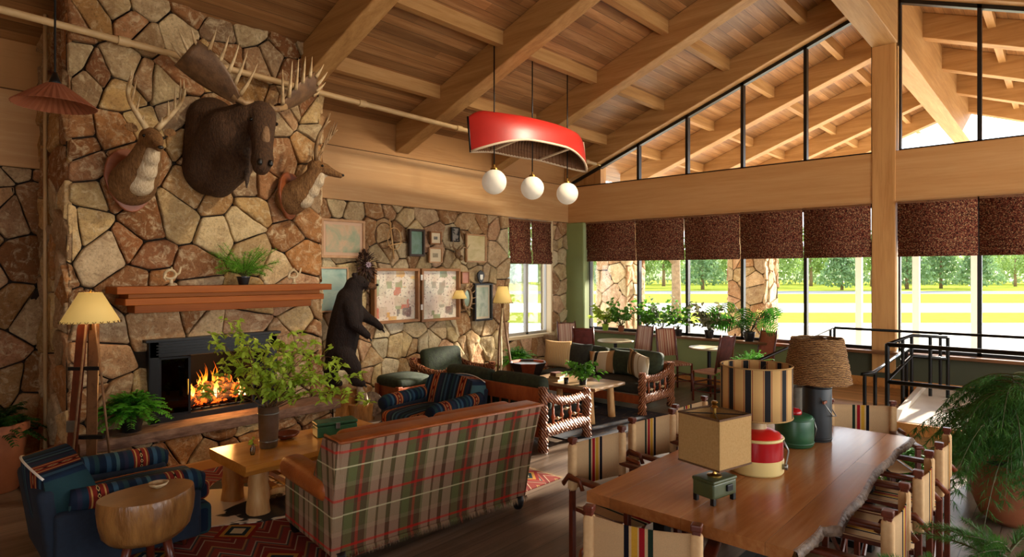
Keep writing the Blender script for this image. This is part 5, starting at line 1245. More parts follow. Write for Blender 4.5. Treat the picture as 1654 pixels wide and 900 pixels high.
# ------------------------------------------------------------------ low table with plant and books
o = thing('low_table', 'small pale topped table with branch legs between the carved sofas', 'coffee table', (6.98, 5.12, 0))
b = MB(); slab(b, -.36, .36, -.60, .60, .46, .50, .015, .015, 8, 16, .0); b.build('tabletop', plain('worn oak', 'a98a68', .3, '8a6a48', 6), o, smooth=True, angle=.5)
for i, (x, y) in enumerate(((-.26, -.45), (.26, -.42), (-.26, .45), (.26, .45))):
    b = MB(); blob_log(b, (x*1.06, y*1.05, .013), (x, y, .47), .055, .042, 20+i*2); b.build('leg', M['logw'], o, smooth=True)
b = MB(); b.box((-.24, -.42, .40), (.24, .42, .46)); b.build('apron', M['cherry'], o, bevel=.01)
rg = random.Random(31)
def bushy(name, label, loc, pr, ph, pm_, n, L, mats, leafL, leafW, seed, spread=1.0, cat='potted plant', droop=.4, up=1.0, group=None, lpn=7, potn='pot'):
    rg = random.Random(seed); o = thing(name, label, cat, loc, 0, group); pot(o, pr, ph, pm_, potn); b = MB(); st = MB()
    for i in range(n):
        a = rg.uniform(0, 6.28); d = Vector((math.cos(a)*spread, math.sin(a)*spread, rg.uniform(.15, 1.2)*up)).normalized(); l = L*rg.uniform(.5, 1.05)
        pts = [Vector((0, 0, ph*.9))+d*l*f-Vector((0, 0, droop*l*f*f)) for f in (0, .2, .4, .6, .8, 1)]; st.tube(pts, [.004*(1-.1*k) for k in range(6)], 4, caps=False)
        for k in range(lpn):
            f = rg.uniform(.3, 1); j = min(4, int(f*5)); p = pts[j].lerp(pts[j+1], f*5-j); leaf(b, p, Vector((rg.uniform(-1, 1), rg.uniform(-1, 1), rg.uniform(-.5, .8)))+d*.5, leafL*rg.uniform(.6, 1.2), leafW*rg.uniform(.7, 1.1), .35, rg.uniform(-1, 1), 3)
    b.build('leaves', mats, o, weld=False, smooth=True); st.build('stems', M['stem'], o); return o
bushy('potted_plant', 'bushy green plant in a small black pot on the low table', (6.78, 4.83, .5), .065, .15, M['darkpot'], 46, .36, M['mid'], .085, .05, 33, 1.2, droop=.35, up=1.5)
for i, (w_, d_, h, c_, r, z, lab) in enumerate(((.24, .18, .035, 'c9ae86', .1, 0, 'cream book at the bottom of the stack on the low table'), (.21, .16, .03, 'a98a5c', .3, .035, 'tan book in the middle of the stack on the low table'), (.15, .12, .045, '6a3a28', -.2, .065, 'thick brown book on top of the stack on the low table'))):
    o = thing('book', lab, 'book', (6.82, 5.30, .5+z), r, 'books on the low table'); b = MB(); b.box((-w_/2, -d_/2, 0), (w_/2, d_/2, .004)); b.box((-w_/2, -d_/2, h-.004), (w_/2, d_/2, h)); b.box((-w_/2, -d_/2, 0), (-w_/2+.006, d_/2, h)); b.build('cover', plain('book cloth '+str(i), c_, .7), o)
    b = MB(); b.box((-w_/2+.006, -d_/2+.005, .004), (w_/2-.006, d_/2-.005, h-.004)); b.build('pages', plain('paper '+str(i), 'e6d8b8', .9), o)
o = thing('glass_tumbler', 'small clear tumbler on the low table beside the black plant pot', 'glass', (6.66, 5.02, .5)); b = MB(); b.lathe([(.028, 0), (.034, .085), (.031, .085), (.026, .008), (.0001, .008)], 20); b.build('tumbler_body', glass('tumbler glass', 'dfe6e8', .3), o, smooth=True)
# tapered faceted basin table
o = thing('basin_table', 'eight-sided tapered copper basin table below the window fern', 'side table', (7.22, 6.18, 0), R(20))
b = MB()
fm_ = [plain('dark hammered metal', '2a2320', .35, '3a2e28', 20, metal=.6), plain('red copper', '8a3a1e', .35, 'a04a28', 20, metal=.5)]
prof = [(.13, .30), (.30, .63), (.27, .63), (.12, .34)]
for i in range(3):
    for k in range(8):
        a0, a1 = 2*PI*k/8, 2*PI*(k+1)/8; (r0, z0), (r1, z1) = prof[i], prof[i+1]
        b.add([(r0*math.cos(a0), r0*math.sin(a0), z0), (r0*math.cos(a1), r0*math.sin(a1), z0), (r1*math.cos(a1), r1*math.sin(a1), z1), (r1*math.cos(a0), r1*math.sin(a0), z1)], [(0, 1, 2, 3)], mi=1 if k % 3 == 1 else 0)
b.build('basin', None, o, mats=fm_)
b = MB(); b.cyl((0, 0, .585), (0, 0, .60), .262, n=8); b.build('glass_top', M['galv'], o)
b = MB(); b.lathe([(.17, 0), (.15, .03), (.06, .08), (.06, .28), (.13, .31)], 8); b.build('pedestal', fm_[0], o)
# ------------------------------------------------------------------ dining table
o = thing('dining_table', 'long walnut dining table with a bark live edge along its right side', 'table', (4.17, 1.45, 0))
b = MB(); n = 70; vs = []
def edge(x): return -.585+.03*math.sin(x*2.1+.5)+.03*noise.noise(Vector((x*2.5, 3, 0)))+(.07 if x < -.86 else 0)*max(0, min(1, (-.86-x)/.05))-.05*max(0, (-.95-x))
for i in range(n+1):
    x = -1.29+2.58*i/n; e = edge(x); vs += [(x, e, .76), (x, .575, .76), (x, .575, .70), (x, e+.02, .70)]
b.add(vs, [(i*4+k, (i+1)*4+k, (i+1)*4+(k+1) % 4, i*4+(k+1) % 4) for i in range(n) for k in range(4)]+[(3, 2, 1, 0), (n*4, n*4+1, n*4+2, n*4+3)]); b.build('tabletop', M['tabletop'], o, smooth=True, angle=.5)
b = MB(); vs = []; n = 220
for i in range(n+1):
    x = -1.29+2.58*i/n; e = edge(x); q1 = .012*noise.noise(Vector((x*22, 1, 0))); q2 = .018*noise.noise(Vector((x*30, 5, 0))); q3 = .014*noise.noise(Vector((x*26, 9, 0)))
    vs += [(x, e+.006, .761), (x, e-.010+q1, .757), (x, e-.022+q2, .735), (x, e-.012+q3, .712), (x, e+.022, .70)]
b.add(vs, [(i*5+k, i*5+k+1, (i+1)*5+k+1, (i+1)*5+k) for i in range(n) for k in range(4)]); b.build('bark_edge', M['barkd'], o, smooth=True)
for x in (-.85, .85):
    b = MB()
    for y in (-.38, .34): b.box((x-.04, y-.04, .012), (x+.04, y+.04, .70))
    b.box((x-.045, -.42, .0), (x+.045, .38, .05)); b.box((x-.04, -.42, .65), (x+.04, .40, .70)); b.build('trestle', M['black'], o, bevel=.006)
b = MB(); b.box((-.85, -.05, .2), (.85, .03, .28)); b.build('stretcher', M['black'], o, bevel=.005)
# ------------------------------------------------------------------ director chairs
cv = N('striped canvas'); x = cv.sep(cv.coord())[0]
mr = cv.n('ShaderNodeMapRange'); cv.l(x, mr.inputs[0]); mr.inputs[1].default_value = -.30; mr.inputs[2].default_value = .30
def P(v_): return (v_+.30)/.60
c = cv.ramp(mr.outputs[0], [(0, 'd8b486'), (P(-.072), '1d1b24'), (P(-.048), 'd8b486'), (P(-.036), 'd3a136'), (P(-.008), 'd8b486'), (P(.0), 'a32026'), (P(.024), 'd8b486'), (P(.038), '26352a'), (P(.062), 'd8b486')], 'CONSTANT')
wv = cv.noise(cv.coord((1, 1, 1)), 180, 2); c = cv.mix(cv.math('MULTIPLY', wv, .22), c, '000000', 'MULTIPLY'); cv.col(c); cv.bump(wv, .15, .002)
tl = cv.n('ShaderNodeBsdfTranslucent'); cv.l(c, tl.inputs[0]); mx = cv.n('ShaderNodeMixShader'); mx.inputs[0].default_value = .25; cv.l(cv.b.outputs[0], mx.inputs[1]); cv.l(tl.outputs[0], mx.inputs[2]); cv.l(mx.outputs[0], cv.out.inputs['Surface'])
M['canvas'] = cv.set(Roughness=.9, Specular_IOR_Level=.1); M['canvp'] = plain('plain canvas', 'd0aa7a', .9, 'c49c6c', 30, .1)
def director(label, loc, rz):
    """faces +y, back at y=-.25"""
    o = thing('director_chair', label, 'chair', loc, rz, 'striped canvas chairs at the dining table')
    for s in (-1, 1):
        b = MB(); b.box((s*.245-.018, -.27, .02), (s*.245+.018, -.235, .90)); b.build('back_post', M['mahog'], o, bevel=.005)
        b = MB(); b.cbox((s*.245, -.252, .895), (.048, .05, .03)); b.build('post_cap', M['mahog'], o, bevel=.006)
        b = MB(); b.box((s*.245-.018, .20, .02), (s*.245+.018, .235, .63)); b.build('front_post', M['mahog'], o, bevel=.005)
        b = MB(); b.rbox((s*.25, -.01, .645), (.065, .50, .028), .012); b.build('armrest', M['mahog'], o, smooth=True)
        b = MB(); b.box((s*.245-.016, -.27, .0), (s*.245+.016, .25, .035)); b.build('foot_rail', M['mahog'], o, bevel=.005)
        b = MB(); b.box((s*.225-.014, -.23, .425), (s*.225+.014, .22, .455)); b.build('seat_rail', M['mahog'], o, bevel=.004)
        b = MB(); b.tube([(s*.285, -.30+.0, .60), (s*.292, -.24, .67), (s*.295, -.14, .66), (s*.285, -.12, .60)], .009, 6, flat=2); b.build('leather_strap', M['leatherd'], o, smooth=True)
    for y in (-.2, .19):
        b = MB()
        for s in (-1, 1): b.tube([(s*.235, y+s*.008, .05), (-s*.215, y+s*.008, .43)], .015, 6, flat=.6)
        b.build('cross_brace', M['mahog'], o)
    n = 20; b = MB(); vs = []
    for i in range(n+1):
        u = -1+2*i/n; xx = u*.268; yy = -.252+(-.035*(1-u*u))*1.0; wrap = .024 if abs(u) > .83 else .0
        for z in (.56, .62, .70, .80, .868): vs.append((xx, yy-wrap*0+(.0), z-.010*(1-u*u)*(1 if z > .8 else 0)))
    b.add(vs, [(i*5+k, (i+1)*5+k, (i+1)*5+k+1, i*5+k+1) for i in range(n) for k in range(4)]); b.build('back_canvas', M['canvas'], o, smooth=True, solid=.006)
    for s in (-1, 1): b = MB(); b.rbox((s*.245, -.252, .714), (.052, .055, .308), .018); b.build('canvas_sleeve', M['canvp'], o, smooth=True)
    b = MB(); vs = []
    for i in range(n+1):
        u = -1+2*i/n
        for y in (-.22, -.07, .07, .2): vs.append((u*.24, y, .458-.03*(1-u*u)))
    b.add(vs, [(i*4+k, (i+1)*4+k, (i+1)*4+k+1, i*4+k+1) for i in range(n) for k in range(3)]); b.build('seat_canvas', M['canvas'], o, smooth=True, solid=.006)
    return o
# back centre -> origin is .25 in front of it
dc = director('striped canvas chair in the near left corner, its outer back facing us', (2.46+.25*.96, 1.43+.25*.27, 0), R(-90+15.6))
for x, w_ in ((3.50, 'nearest on the left side of the table'), (4.255, 'middle one on the left side of the table'), (4.93, 'farthest on the left side of the table, beyond the cube lampshade')):
    dup(dc, (x, 2.395-.25+.0, 0), R(180-(9 if x < 4.8 else 3)), 'striped canvas chair, '+w_)
dup(dc, (5.94-.22, 1.31-.13, 0), R(90+31), 'striped canvas chair at the far end of the dining table')
for x, w_ in ((3.49, 'nearest on the right, bark-edge side of the table'), (4.27, 'middle one on the right, bark-edge side of the table'), (5.02, 'farthest on the right side, nearest the big potted conifer')):
    dup(dc, (x, .62+.25, 0), R(0+2), 'striped canvas chair, '+w_)
# ------------------------------------------------------------------ table lamps and jugs
zt = .762
o = thing('cube_table_lamp', 'table lamp with square burlap shade on an olive green camp stove base', 'table lamp', (3.24, 1.43, zt), R(-13))
b = MB(); b.rbox((0, 0, .075), (.20, .14, .085), .012); b.build('base_box', M['olive'], o, smooth=True, angle=.8)
b = MB(); b.rbox((0, 0, .122), (.205, .145, .02), .008); b.build('base_lid', M['olive'], o, smooth=True)
for x in (-.085, .085):
    for y in (-.055, .055): b = MB(); b.box((x-.012, y-.012, 0), (x+.012, y+.012, .04)); b.build('foot', M['black'], o, bevel=.003)
b = MB(); b.cbox((.03, -.075, .08), (.05, .012, .035)); b.build('dial', M['black'], o, bevel=.004)
b = MB(); b.lathe([(.04, .13), (.04, .137), (.012, .142), (.009, .15), (.009, .50), (.02, .505), (.012, .515), (.018, .53), (.012, .54)], 16); b.build('rod', M['brass'], o, smooth=True, angle=.8)
b = MB(); a = .135; z0, z1 = .205, .475; t = .004
for p, q in (((-a, -a, z0), (a, -a+t, z1)), ((-a, a-t, z0), (a, a, z1)), ((-a, -a, z0), (-a+t, a, z1)), ((a-t, -a, z0), (a, a, z1))): b.box(p, q, Rz(R(-1)))
b.build('lamp_shade', M['burlap'], o)
for z in (z0, z1-.008):
    b = MB()
    for p, q in (((-a-.002, -a-.002), (a+.002, -a+t)), ((-a-.002, a-t), (a+.002, a+.002)), ((-a-.002, -a), (-a+t, a)), ((a-t, -a), (a+.002, a))): b.box((p[0], p[1], z), (q[0], q[1], z+.01), Rz(R(-1)))
    b.build('shade_trim', M['burlapd'], o)
b = MB(); b.tube([Rz(R(-1)) @ Vector((-a, -a, z1-.005)), (0, 0, z1-.005), Rz(R(-1)) @ Vector((a, a, z1-.005))], .003, 5); b.tube([Rz(R(-1)) @ Vector((a, -a, z1-.005)), (0, 0, z1-.005), Rz(R(-1)) @ Vector((-a, a, z1-.005))], .003, 5); b.build('spider', M['black'], o)
M['drum'] = None
dm_ = N('striped drum shade'); tc = dm_.sep(dm_.coord()); ang = dm_.math('ARCTAN2', tc[1], tc[0]); fa = dm_.math('FRACT', dm_.math('MULTIPLY', dm_.math('ADD', ang, 7), 12/(2*PI)))
c = dm_.ramp(fa, [(0, 'c9a063'), (.40, '7a2a1a'), (.44, 'c9a063'), (.48, '17161a'), (.80, 'c9a063'), (.84, '7a2a1a'), (.88, 'c9a063')], 'CONSTANT'); dm_.col(c); dm_.bump(dm_.noise(dm_.coord(), 150), .2, .003); M['drum'] = dm_.set(Roughness=.9)
o = thing('drum_table_lamp', 'table lamp with striped drum shade on a red and cream drinks cooler', 'table lamp', (3.90, 1.45, zt))
b = MB(); b.lathe([(.155, 0), (.162, .01), (.162, .085), (.158, .09)], 40); b.build('cream_base', M['creamjug'], o, smooth=True, angle=.6)
b = MB(); b.lathe([(.157, .088), (.159, .10), (.159, .205), (.155, .21)], 40); b.build('red_body', M['redjug'], o, smooth=True, angle=.6)
b = MB(); b.lathe([(.163, .205), (.165, .215), (.160, .222)], 40); b.build('cream_rim', M['creamjug'], o, smooth=True)
b = MB(); b.lathe([(.157, .218), (.14, .24), (.08, .265), (.062, .268)], 40); b.build('red_shoulder', plain('bright red plastic', 'c21f18', .3), o, smooth=True, angle=.6)
b = MB(); b.lathe([(.06, .262), (.062, .27), (.058, .305), (.05, .31)], 30); b.build('collar', M['antlerp'], o, smooth=True, angle=.6)
b = MB(); b.lathe([(.042, .308), (.035, .33), (.012, .345), (.009, .36), (.009, .60)], 24); b.build('red_stem', M['redjug'], o, smooth=True)
b = MB(); b.tube([(0, -.165, .215), (.03, -.185, .15), (0, -.18, .06), (0, -.165, .05)], .006, 6); b.cbox((0, -.175, .055), (.02, .03, .03)); b.build('spigot', M['galv'], o, smooth=True)
b = MB(); b.lathe([(.212, .345), (.212, .66)], 64); b.f = b.f[:-2]; b.fm = b.fm[:-2]; b.build('lamp_shade', M['drum'], o, smooth=True, solid=.004)
n = 48
for z in (.345, .66): b = MB(); b.tube([(.212*math.cos(2*PI*k/n), .212*math.sin(2*PI*k/n), z) for k in range(n)], .005, 6, closed=True); b.build('shade_trim', M['burlap'], o, smooth=True)
b = MB()
for k in range(3): a = 2*PI*k/3; b.tube([(0, 0, .60), (.21*math.cos(a), .21*math.sin(a), .65)], .002, 4)
b.build('spider', M['black'], o)
o = thing('green_jug', 'dark green round drinks jug with red cap, behind the striped lamp', 'jug', (4.66, 1.46, zt))
b = MB(); b.lathe([(.118, 0), (.128, .012), (.130, .10), (.130, .19), (.122, .212), (.10, .222), (.0001, .224)], 40)
b.build('jug_body', M['boxgreen'], o, smooth=True, angle=.9)
for z in (.03, .195): b = MB(); b.lathe([(.130, z-.006), (.134, z), (.130, z+.006)], 40); b.build('hoop', M['boxgreen'], o, smooth=True)
b = MB(); b.lathe([(.05, .222), (.052, .235), (.045, .25), (.03, .262), (.0001, .266)], 24); b.build('cap', M['redjug'], o, smooth=True)
b = MB(); b.tube([(.13, 0, .19), (.15, 0, .12), (.13, 0, .03)], .004, 5, mat=Rz(-1.0)); b.build('bail_handle', M['galv'], o, smooth=True)
rp = N('woven rope shade'); wv = rp.n('ShaderNodeTexWave', wave_type='BANDS', bands_direction='Z'); rp.l(rp.coord((1, 1, 1)), wv.inputs[0]); wv.inputs['Scale'].default_value = 26; wv.inputs['Distortion'].default_value = 3; wv.inputs['Detail Scale'].default_value = 3
rp.col(rp.ramp(wv.outputs['Fac'], [(.2, '4d2c12'), (.6, 'a4713a'), (.9, 'c99a5e')])); rp.bump(wv.outputs['Fac'], .8, .015); rp.set(Roughness=.9)
o = thing('rope_table_lamp', 'table lamp with woven rope shade on a dark metal can, farthest on the dining table', 'table lamp', (4.92, 1.38, zt))
b = MB(); b.lathe([(.098, 0), (.1, .01), (.1, .40), (.096, .41), (.08, .415), (.02, .42)], 36); b.build('can_body', plain('charcoal enamel', '15181a', .5, '1c2022', 8), o, smooth=True, angle=.7)
for z in (.02, .395): b = MB(); b.lathe([(.1, z-.008), (.104, z), (.1, z+.008)], 36); b.build('hoop', M['black'], o, smooth=True)
b = MB(); b.cbox((-.075, -.078, .30), (.10, .012, .018), None); b.build('leather_label', M['leatherd'], o)
b = MB(); b.tube([(.1, -.03, .36), (.11, -.06, .24), (.06, -.115, .18), (-.05, -.12, .2), (-.10, -.05, .33)], .004, 6); b.build('bail_handle', M['galv'], o, smooth=True)
b = MB(); b.cyl((0, 0, .41), (0, 0, .60), .012, n=10); b.build('stem', M['galv'], o)
b = MB(); n = 26; 
for i in range(n+1):
    f = i/n; r = .228-.055*f; z = .435+.315*f; k = 40; b.tube([((r+.003*math.sin(q*2.1+i*1.7))*math.cos(2*PI*q/k), (r+.003*math.sin(q*2.1+i*1.7))*math.sin(2*PI*q/k), z+.003*math.sin(q*1.3+i)) for q in range(k)], .0078, 6, closed=True)
b.build('lamp_shade', rp.m, o, smooth=True)
o = thing('glass_lantern', 'mottled grey glass cylinder standing between the green jug and dark can', 'lantern', (5.16, 1.60, zt))
b = MB(); b.lathe([(.07, 0), (.072, .01), (.072, .33), (.066, .335), (.064, .33), (.064, .015), (.0001, .012)], 30); b.build('cylinder', plain('mottled grey glass', '6d675a', .25, '8f8878', 14), o, smooth=True, angle=.7)
# ------------------------------------------------------------------ cafe chairs and tables
M['wov1'] = stripes('red and buff woven seat', [(0, 'c99a7a'), (.2, 'a04a3a'), (.32, 'd9b090'), (.5, 'ab6a54'), (.62, 'dfbe9c'), (.8, '8a4338'), (.9, 'c8967a')], .14, axis=0)
M['wov2'] = plain('maroon woven back', '4d1c18', .8, '672a22', 12, .2)
M['wov3'] = stripes('pale plaid woven back', [(0, 'd8b49c'), (.3, 'a0524a'), (.38, 'd9b8a0'), (.7, 'b8786a'), (.78, 'e2c8b0')], .11, axis=0)
def cafe(label, loc, rz, backm, seatm):
    o = thing('cafe_chair', label, 'chair', loc, rz, 'woven back cafe chairs by the windows')
    for s in (-1, 1):
        b = MB(); b.tube([(s*.19, -.19, 0), (s*.19, -.19, .45), (s*.185, -.24, .8), (s*.18, -.29, 1.06)], [.017, .019, .017, .014], 8); b.build('rear_leg', M['mahog'], o, smooth=True)
        b = MB(); b.tube([(s*.22, .19, 0), (s*.22, .19, .47)], [.017, .02], 8); b.build('front_leg', M['mahog'], o, smooth=True)
        for z in (.16, .27): b = MB(); b.tube([(s*.19, -.19, z), (s*.22, .19, z)], .012, 6); b.build('side_stretcher', M['mahog'], o, smooth=True)
    for y, z, w_ in ((-.19, .2, .19), (.19, .18, .22), (.19, .29, .22)): b = MB(); b.tube([(-w_, y, z), (w_, y, z)], .012, 6); b.build('stretcher', M['mahog'], o, smooth=True)
    b = MB(); b.rbox((0, 0, .455), (.44, .42, .04), .018, (0, 0, .004)); b.build('seat', seatm, o, smooth=True)
    b = MB(); vs = []
    for i in range(9):
        f = i/8; z = .56+.46*f; y = -.205-.08*f; 
        for j in range(7): u = -1+2*j/6; vs.append((u*.178, y-.02*(1-u*u), z))
    b.add(vs, [(i*7+j, i*7+j+1, (i+1)*7+j+1, (i+1)*7+j) for i in range(8) for j in range(6)]); b.build('back_panel', backm, o, smooth=True, solid=.012)
    b = MB(); b.tube([(-.18, -.285, 1.02), (0, -.305, 1.025), (.18, -.285, 1.02)], .012, 6); b.build('top_rail', M['mahog'], o, smooth=True)
    return o
cafe('pale woven back cafe chair nearest the green corner column', (9.45, 6.98, 0), R(150), M['wov3'], M['wov1'])
cafe('dark maroon back cafe chair in front of the corner cafe table', (9.1, 6.42, 0), R(-65), M['wov2'], M['wov1'])
cafe('pale plaid back cafe chair right of the corner cafe table, seen side-on', (9.72, 5.78, 0), R(78), M['wov3'], M['wov1'])
cafe('striped woven cafe chair with its seat turned towards us, in front of the green wall', (9.66, 4.98, 0), R(150), M['wov1'], M['wov1'])
cafe('dark back cafe chair seen from behind, beside the fern planter', (9.25, 4.12, 0), R(-12), M['wov2'], M['wov1'])
cafe('reddish back cafe chair behind the fern planter, below the monstera', (10.22, 3.82, 0), R(60), plain('brick woven back', 'a8583f', .8, 'b8684c', 20), M['wov1'])
def cafetable(label, loc):
    o = thing('cafe_table', label, 'table', loc, 0, 'round cafe tables'); b = MB(); b.lathe([(.0001, .715), (.33, .715), (.34, .73), (.33, .742), (.0001, .743)], 40); b.build('tabletop', plain('pale table top', 'cdbf9a', .35), o, smooth=True, angle=.6)
    b = MB(); b.lathe([(.2, 0), (.2, .015), (.04, .05), (.03, .1), (.03, .68), (.1, .715)], 24); b.build('pedestal', M['black'], o, smooth=True, angle=.7); return o
cafetable('round pale topped cafe table in the corner by the green column', (9.86, 6.28, 0)); cafetable('round pale topped cafe table between the striped and dark cafe chairs', (9.98, 4.50, 0))
# ------------------------------------------------------------------ plants on the window ledge
def wplant(nm_, lb, loc, pr, ph, pm_, n, L, mt, lL, lW, sd, sp, droop): return bushy(nm_, lb, loc, pr, ph, pm_, int(n*1.3), L*1.45, mt, lL*1.1, lW*1.1, sd, sp*.8, droop=droop*.35, up=1.7, group='plants on the window ledge')
zs = .836
wplant('potted_plant', 'lime green plant in a lime pot, leftmost on the window ledge', (10.54, 6.95, zs), .07, .13, M['lime'], 18, .34, M['lime'], .11, .07, 61, 1.0, droop=.3)
wplant('potted_plant', 'tall green leafy plant on the ledge left of the first mullion', (10.54, 6.58, zs), .07, .12, M['terra'], 20, .46, M['mid'], .10, .07, 62, .8, droop=.3)
wplant('potted_plant', 'bushy geranium-like plant on the ledge in the second pane', (10.54, 6.0, zs), .09, .14, M['cfern'], 26, .46, M['mid'], .10, .08, 63, .9, droop=.35)
wplant('potted_plant', 'thin silver leaved plant on the ledge in the second pane', (10.54, 5.68, zs), .07, .12, M['darkpot'], 22, .50, M['silver'], .08, .045, 64, .9, droop=.3)
wplant('potted_plant', 'rounded green plant on the ledge beside the second mullion', (10.54, 5.35, zs), .08, .12, M['darkpot'], 22, .42, M['mid'], .09, .07, 65, .9, droop=.3)
wplant('potted_plant', 'bronze and yellow variegated plant on the ledge in the third pane', (10.54, 4.75, zs), .09, .14, M['darkpot'], 34, .46, M['purple'], .11, .07, 66, 1.0, droop=.35)
o = thing('monstera', 'large split leaf monstera on the window ledge left of the fourth mullion', 'potted plant', (10.50, 4.02, zs), 0, 'plants on the window ledge')
pot(o, .1, .16, M['darkpot']); rg = random.Random(71); b = MB(); st = MB()
for i in range(22):
    a = rg.uniform(PI*.45, PI*1.6) if i % 3 else rg.uniform(PI*.3, PI*1.7); d = Vector((math.cos(a)*.45, math.sin(a)*1.0, rg.uniform(.35, 1.3))).normalized(); l = rg.uniform(.32, .74); e = Vector((0, 0, .14))+d*l+Vector((0, 0, -.05)); e.x = min(e.x, .0)
    st.tube([(0, 0, .12), Vector((0, 0, .12)).lerp(e, .5)+Vector((0, 0, .06)), e], .006, 5)
    L = rg.uniform(.24, .34); out = Vector((-.5 if rg.random() < .7 else -.1, d.y*1.1, rg.uniform(-.7, -.1))).normalized(); side = out.cross(Vector((-1, 0, .3))).normalized(); up = side.cross(out)
    ctr = [e+out*L*f for f in (0, .2, .4, .6, .8, 1)]
    for sg in (-1, 1):
        for k in range(7):
            f0 = -.08+.15*k; f1 = f0+.095; wv_ = L*.5*math.sin(PI*min(1, max(.12, f0+.22)))**.7; tipf = f0+.2
            p0, p1 = e+out*L*max(0, f0), e+out*L*max(.03, f1); q0 = e+out*L*tipf+side*sg*wv_-up*wv_*.15; q1 = e+out*L*(tipf+.05)+side*sg*wv_*.94-up*wv_*.18
            m0, m1 = p0.lerp(q0, .55)+up*.015, p1.lerp(q1, .55)+up*.015
            b.add([p0, p1, m1, m0, q1, q0], [(0, 1, 2, 3), (3, 2, 4, 5)])
b.build('leaves', M['monst'], o, weld=False, smooth=True); st.build('stems', M['stem'], o, smooth=True)
# ------------------------------------------------------------------ big potted conifer and front ferns
o = thing('potted_conifer', 'large drooping feathery conifer in a round terracotta pot at the right', 'potted plant', (6.34, .32, 0))
pot(o, .27, .48, M['terra'], bulge=1)
rg = random.Random(81); b = MB(); st = MB(); st.tube([(0, 0, .45), (.02, 0, 1.15)], [.02, .008], 8)
for i in range(120):
    a = rg.uniform(0, 6.28); z0 = .5+.70*rg.random()**.7; L = rg.uniform(.45, .82)*(1.2-.4*(z0-.5)/.62); d = Vector((math.cos(a), math.sin(a), rg.uniform(.05, .4)))
    pts = [Vector((0, 0, z0))+d*L*f-Vector((0, 0, 1))*L*.75*f**2.1 for f in [k/12 for k in range(13)]]
    st.tube(pts, [.005*(1-.06*k) for k in range(13)], 4, caps=False)
    for k in range(2, 13):
        t = (pts[k]-pts[k-1]).normalized(); s = t.cross(Vector((0, 0, 1))).normalized()
        for sg in (-1, 1):
            tw = (s*sg+t*.6+Vector((0, 0, -.35))).normalized(); tl_ = .16*(1.15-k/13)
            for m_ in range(5):
                f = (m_+.5)/5; p = pts[k]+tw*tl_*f-Vector((0, 0, .25*tl_*f*f))
                for _ in range(3): leaf(b, p, tw+Vector((rg.uniform(-.9, .9), rg.uniform(-.9, .9), rg.uniform(-.9, .5))), .054, .015, .2, rg.uniform(-1, 1), 1)
b.build('fronds', M['pine'], o, weld=False); st.build('branches', M['stem'], o)
fern('fern', 'leafy green fern on the floor past the far right corner of the dining table', (6.6, 1.15, 0), .16, .30, M['darkpot'], 42, .42, .7, M['cfern'], 9, leafL=.10, leafW=.035)
fern('fern', 'broad leaved green plant between the big conifer and the platform edge', (7.2, .55, 0), .2, .4, M['darkpot'], 42, .45, .7, M['mid'], 10, leafL=.10, leafW=.035)
def spiky(label, loc, h, seed, n=16, L=.42):
    rg = random.Random(seed); o = thing('norfolk_pine', label, 'potted plant', loc, 0, 'small pines at the lower right'); pot(o, .13, h*.46, M['terra']); b = MB(); st = MB(); z = h*.5
    for i in range(n):
        a = 2*PI*i/n*2.6+rg.uniform(-.2, .2); d = Vector((math.cos(a), math.sin(a), rg.uniform(.2, .9))).normalized(); l = L*rg.uniform(.7, 1.1); pts = [Vector((0, 0, z+.04*(i % 4)))+d*l*f-Vector((0, 0, .32*l*f*f)) for f in [k/10 for k in range(11)]]
        st.tube(pts, [.006*(1-.07*k) for k in range(11)], 5, caps=False)
        for k in range(2, 11):
            t = (pts[k]-pts[k-1]).normalized(); s = t.cross(Vector((0, 0, 1))).normalized(); u = s.cross(t)
            for q in range(18):
                an = 2*PI*q/18+k; dd = (s*math.cos(an)+u*math.sin(an))+t*.9; p = pts[k]+t*rg.uniform(-.02, .02); leaf(b, p, dd, .062*(1.1-k/14), .014, .1, 0, 1)
    b.build('fronds', M['pine'], o, weld=False); st.build('branches', M['stem'], o, smooth=True)
spiky('small dark green pine in the lower right corner of the photo', (3.74, .20, 0), 1.12, 91, 20, .40)
spiky('small green pine at the bottom edge beside the nearest right-side canvas chair', (2.85, .42, 0), 1.34, 92, 18, .26)
# ------------------------------------------------------------------ bone ornaments on the mantel
for (x, w_, seed, hh) in ((2.30, 'left end of the mantel shelf', 3, .20), (3.62, 'right end of the mantel shelf', 8, .19)):
    o = thing('bone_ornament', 'pale bone sculpture at the '+w_, 'ornament', (x, 6.68, 1.872)); b = MB(); b.lathe([(.035, 0), (.035, .008), (.012, .014)], 16); b.build('foot', M['skull'], o, smooth=True)
    b = MB(); b.tube([(0, 0, .01), (0, 0, .07)], [.02, .014], 8)
    rg = random.Random(seed); n = 18
    b.tube([(.052*math.cos(2*PI*k/n)-.01, .012*math.sin(4*PI*k/n), .115+.045*math.sin(2*PI*k/n)) for k in range(n)], .014, 7, closed=True)
    b.tube([(.035, 0, .10), (.08, .01, .13), (.09, .0, .19)], [.016, .013, .008], 7); b.tube([(-.05, 0, .12), (-.07, 0, .08), (-.05, 0, .05)], [.013, .012, .008], 7); b.tube([(0, 0, .15), (.01, .02, .185)], [.014, .008], 7)
    b.build('bone_shape', M['skull'], o, smooth=True)
o = thing('votive_holder', 'tiny pale candle holder on the mantel right of the fluffy fern', 'candle', (3.24, 6.6, 1.872)); b = MB(); b.lathe([(.02, 0), (.028, .04), (.024, .04), (.0001, .012)], 16); b.build('cup', M['skull'], o, smooth=True)
